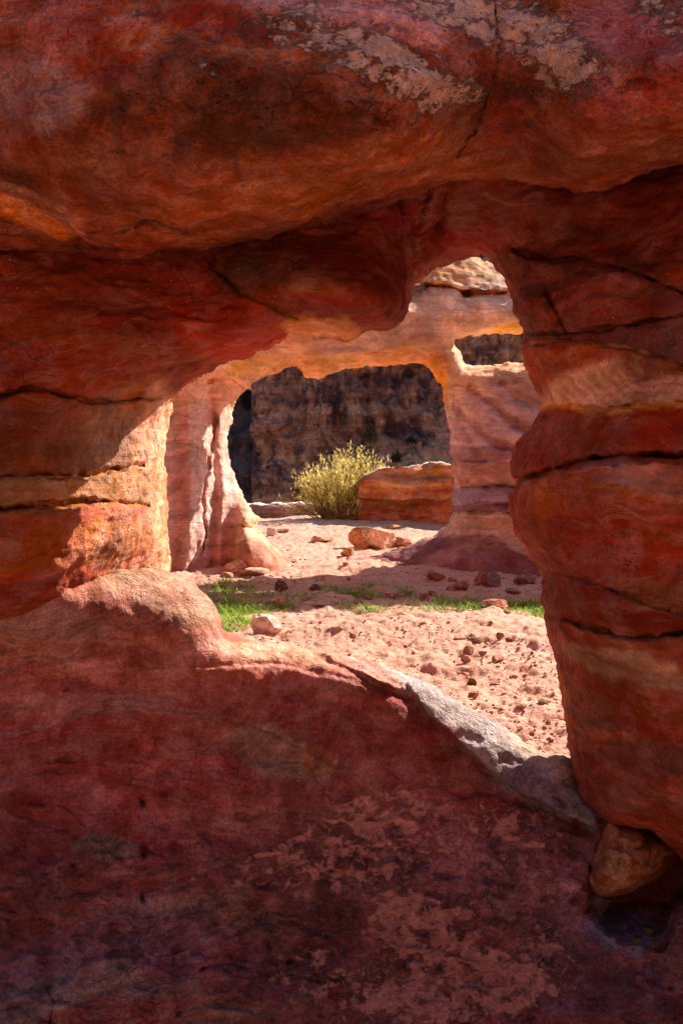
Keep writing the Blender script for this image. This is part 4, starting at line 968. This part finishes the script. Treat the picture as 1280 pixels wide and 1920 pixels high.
# gravel and crumbs nobody could count
def scatter_mesh(name, n, fn, mat):
    bv, bf = ico(1)
    cs, fs, cols = [], [], []
    for i in range(n):
        x, y, z, s, col = fn()
        v = bv * (1 + .35 * r2.normal(size=(len(bv), 1))) * np.array([s, s, s * .6]) * r2.uniform(.6, 1.4, 3)
        cs.append(v + (x, y, z + s * .2)); fs.append(bf + i * len(bv)); cols.append(np.tile(col, (len(bv), 1)))
    c = np.concatenate(cols)
    mk = np.zeros((len(c), 3)); mk[:, 2] = .5
    return mesh_np(name, np.concatenate(cs), np.concatenate(fs), mat, smooth=False, attrs={'Col': c.astype(np.float32), 'Mask': mk.astype(np.float32)})
GC = [PKS, PKS, srgb(200,148,120), srgb(190,130,104), srgb(214,164,138), BRS, srgb(150,92,70)]
def crumb():
    while True:
        u, v = r2.uniform(370, 1075), 980 + 450 * r2.random() ** 1.2
        x, y, z = ground_pt(u, v)
        if fbm(x / .5, y / .5, 3.3, 2) + .25 * r2.normal() > .05: break
    return x, y, float(gz(x, y)), r2.uniform(.003, .010) * (1 + (r2.random() < .05) * 1.0), GC[r2.integers(len(GC))]
tag(scatter_mesh('gravel', 2600, crumb, stone_mat), 'fine reddish gravel and crumbs on the sand', None, None, 'stuff')
# pebbles in the hollow
for i, (u, v, yy, s, c, lab) in enumerate([(1172,1738,2.60,.016,srgb(100,62,58),'reddish pebble on the floor of the dark hollow'),(1216,1746,2.56,.018,srgb(96,60,42),'brown pebble at the right of the hollow floor'),
        (1192,1764,2.46,.017,srgb(78,70,48),'olive grey pebble near the lip of the hollow'),(1226,1770,2.44,.014,srgb(110,70,70),'small pink pebble at the right lip of the hollow'),(1112,1692,2.70,.05,srgb(110,84,96),'dusky stone tucked in the hollow under the boulder')]):
    p = to_world(u, v, yy)
    sh = stone_shape(400 + i, ICO4, 16, .09) * np.array([2, 1.8, 1.5]) * s
    mk = np.zeros((len(sh), 3), np.float32); mk[:, 2] = .5
    o = mesh_np('pebble', sh, ICO4[1], stone_mat, attrs={'Col': np.tile(c, (len(sh), 1)), 'Mask': mk}); o.location = [float(t) for t in p]
    tag(o, lab, 'pebble', 'pebbles in the hollow')

# ================================================================== PLANTS
def leaf_mat(name, col, col2, trans=.45, sc=20):
    m, nt, b = new_mat(name); g = N(nt)
    pos = g.node('ShaderNodeNewGeometry').outputs['Position']
    c = g.mix(g.ramp(g.noise(pos, sc, 3, .7), .35, .65), col, col2)
    g.link(c, b.inputs['Base Color']); b.inputs['Roughness'].default_value = .5
    t = g.node('ShaderNodeBsdfTranslucent'); g.link(c, t.inputs['Color'])
    mx = g.node('ShaderNodeMixShader'); mx.inputs[0].default_value = trans
    g.link(b.outputs[0], mx.inputs[1]); g.link(t.outputs[0], mx.inputs[2])
    g.link(mx.outputs[0], nt.nodes['Material Output'].inputs[0])
    return m
def blades(roots, dirs, length, width, droop, seg=4):
    """curved tapering blades as strips"""
    n = len(roots)
    side = np.cross(dirs, np.array([0, 0, 1.0])); l = np.linalg.norm(side, axis=1, keepdims=True)
    side = np.where(l > 1e-3, side / np.maximum(l, 1e-6), np.array([1.0, 0, 0]))
    hor = dirs * np.array([1, 1, 0])
    vs = []
    for k in range(seg + 1):
        t = k / seg
        c = roots + dirs * (length * t)[:, None] + (hor * .5 - np.array([0, 0, 1.0])) * (droop * length * t * t)[:, None]
        w = (width * (1 - t ** 1.6) * (.55 + .9 * t * (1 - t) * 2))[:, None] * .5 + 2e-4
        vs.append(c - side * w); vs.append(c + side * w)
    V = np.stack(vs, 1)
    i = np.arange(n)[:, None] * (2 * seg + 2)
    q = np.concatenate([i + np.array([2 * k, 2 * k + 1, 2 * k + 3, 2 * k + 2]) for k in range(seg)])
    return V.reshape(-1, 3), q
grass_m = leaf_mat('grass_leaf', srgb(170, 190, 66), srgb(112, 150, 46), .45, 9)
def make_grass():
    spots = []
    for (u0, v0, ru, rv, n) in [(436,1152,46,20,90),(430,1168,30,13,70),(415,1110,24,8,24),(470,1140,44,9,36),(440,1100,36,9,44),(505,1128,30,6,16),(470,1118,26,6,8),(556,1122,38,9,18),(530,1126,22,6,8),(690,1140,24,5,12),(640,1136,30,4,6),(560,1092,14,8,4),(500,1096,14,5,4),
                               (620,1108,40,8,22),(680,1112,50,9,34),(760,1112,50,9,26),(700,1100,60,6,14),(840,1130,40,7,26),(890,1135,40,9,28),(960,1138,40,10,40),(1000,1140,22,10,26),(800,1138,60,5,12),(1000,1153,24,4,14),(380,1120,16,10,8),(410,1128,24,8,10),(660,1080,6,3,2),(930,1150,30,4,8)]:
        for _ in range(n): spots.append((u0 + r2.normal() * ru * .6, v0 + r2.normal() * rv * .6))
    roots, dirs, ln, wd, dr = [], [], [], [], []
    for u, v in spots:
        x, y, z = ground_pt(u, max(v, 1070))
        for _ in range(r2.integers(8, 17)):
            a = r2.uniform(0, 6.28); e = r2.uniform(.05, 1.0)
            roots.append((x + r2.normal() * .05, y + r2.normal() * .06, z - .005))
            dirs.append((math.cos(a) * math.cos(e), math.sin(a) * math.cos(e), math.sin(e)))
            ln.append(r2.uniform(.05, .15)); wd.append(r2.uniform(.006, .013)); dr.append(r2.uniform(.1, .6))
    v, q = blades(np.array(roots), np.array(dirs), np.array(ln), np.array(wd), np.array(dr))
    return tag(mesh_np('grass', v, q, grass_m), 'low green grass in patches on the sand', None, None, 'stuff')
make_grass()

def tube(path, r0, r1, k=5):
    path = np.asarray(path); n = len(path); vs = []
    for i in range(n):
        d = path[min(i + 1, n - 1)] - path[max(i - 1, 0)]; d = d / np.linalg.norm(d)
        a = np.cross(d, [0.3, 0.9, 0.1]); a /= np.linalg.norm(a); b_ = np.cross(d, a)
        r = r0 + (r1 - r0) * i / (n - 1)
        vs += [path[i] + r * (math.cos(t) * a + math.sin(t) * b_) for t in np.arange(k) * 2 * math.pi / k]
    q = [(i * k + j, i * k + (j + 1) % k, (i + 1) * k + (j + 1) % k, (i + 1) * k + j) for i in range(n - 1) for j in range(k)]
    return np.array(vs), np.array(q)
def join(parts):
    off, vs, qs = 0, [], []
    for v, q in parts: vs.append(v); qs.append(q + off); off += len(v)
    return np.concatenate(vs), np.concatenate(qs)
def make_bush(name, loc, W, Ht, nst, nleaf, leafl, mats, label, cat, sd, dry=True, lean=(0, 0)):
    r = np.random.default_rng(sd)
    root = bpy.data.objects.new(name, None); COL.objects.link(root); root.location = loc
    tag(root, label, cat)
    stems, dryp = [], []
    LR, LD, LL, LW, LDr = [], [], [], [], []
    for i in range(nst):
        a = r.uniform(0, 6.28); rad = math.sqrt(r.random())
        base = np.array([math.cos(a) * rad * W * .14, math.sin(a) * rad * W * .10, 0])
        out = rad * r.uniform(.75, 1.1)
        out *= r.choice([1.0, 1.0, 1.12, 1.28, .8])
        tip = np.array([math.cos(a) * out * W * .5 + lean[0] * r.random(), math.sin(a) * out * W * .42, Ht * (r.choice([r.uniform(.5, .85), r.uniform(.75, 1.0), r.uniform(1.0, 1.22)], p=[.4, .42, .18]) * math.sqrt(max(1 - .62 * out ** 2, .10)))])
        mid = (base + tip) / 2 + np.array([0, 0, Ht * .06]) + r.normal(size=3) * .05 * Ht
        ts = np.linspace(0, 1, 8)[:, None]
        path = (1 - ts) ** 2 * base + 2 * ts * (1 - ts) * mid + ts ** 2 * tip + r.normal(size=(8, 3)) * .012 * Ht * ts
        stems.append(tube(path, .011 * Ht, .003 * Ht, 4))
        m = int(nleaf * r.uniform(.6, 1.3))
        t = r.uniform(.22, 1.0, m) ** .8
        p = np.stack([np.interp(t, ts[:, 0], path[:, q]) for q in range(3)], 1)
        dirv = (tip - mid) / np.linalg.norm(tip - mid)
        d = dirv * .9 + r.normal(size=(m, 3)) * .65; d /= np.linalg.norm(d, axis=1, keepdims=True)
        tw = r.random(m) < .5
        p = p + r.normal(size=(m, 3)) * (.035 * Ht) * tw[:, None]
        LR.append(p); LD.append(d); LL.append(r.uniform(.6, 1.3, m) * leafl); LW.append(r.uniform(.14, .26, m) * leafl); LDr.append(r.uniform(-.1, .3, m))
    lv, lq = blades(np.concatenate(LR), np.concatenate(LD), np.concatenate(LL), np.concatenate(LW), np.concatenate(LDr), 2)
    mesh_np('foliage', lv, lq, mats[0], parent=root)
    sv, sq = join(stems); mesh_np('stems', sv, sq, mats[1], parent=root)
    if dry:
        for i in range(110):
            a = r.uniform(-.9, .7); L = r.uniform(.3, 1.0)
            b0 = np.array([r.uniform(0, .5), -r.uniform(0, .5), r.uniform(0, .25)])
            b1 = b0 + np.array([math.cos(a) * L, -.35 * L * r.random(), r.uniform(-.05, .35) * L])
            mid = (b0 + b1) / 2 + r.normal(size=3) * .09
            ts = np.linspace(0, 1, 6)[:, None]
            path = (1 - ts) ** 2 * b0 + 2 * ts * (1 - ts) * mid + ts ** 2 * b1
            path[:, 2] = np.maximum(path[:, 2], .01)
            dryp.append(tube(path, .008, .004, 4))
        dv, dq = join(dryp); mesh_np('dry_twigs', dv, dq, mats[2], parent=root)
    return root
bark, _, bb = new_mat('twig_bark'); bb.inputs['Base Color'].default_value = (*srgb(150, 120, 76), 1)
dryb, _, bb = new_mat('dry_twig'); bb.inputs['Base Color'].default_value = (*srgb(170, 116, 74), 1)
yl = leaf_mat('pale_bush_leaf', srgb(250, 234, 150), srgb(224, 200, 100), .5, 7)
dk = leaf_mat('dark_bush_leaf', srgb(70, 76, 52), srgb(46, 54, 38), .2, 3)
bx, by, bz = ground_pt(634, 973)
make_bush('bush', (bx, by, bz - .05), 2.4, 1.42, 205, 52, .10, (yl, bark, dryb), 'yellow green bush with thin upright sprays at the canyon edge, seen through the arch', 'bush', 5, lean=(.45, 0))
for i, (u, v, yy, w, h, lab) in enumerate([(694, 838, 65.5, 1.7, 1.6, 'dark green shrub growing on a ledge of the far cliff'), (742, 872, 60.5, .9, .9, 'small dark shrub at the foot of the far cliff above the rock ledge'), (770, 833, 64.5, 1.1, .5, 'low dark shrub on the slope right of the cliff ledge shrub')]):
    p = to_world(u, v, yy)
    make_bush('shrub', [float(t) for t in p], w, h, 40, 40, .22, (dk, bark, dryb), lab, 'shrub', 30 + i, False)
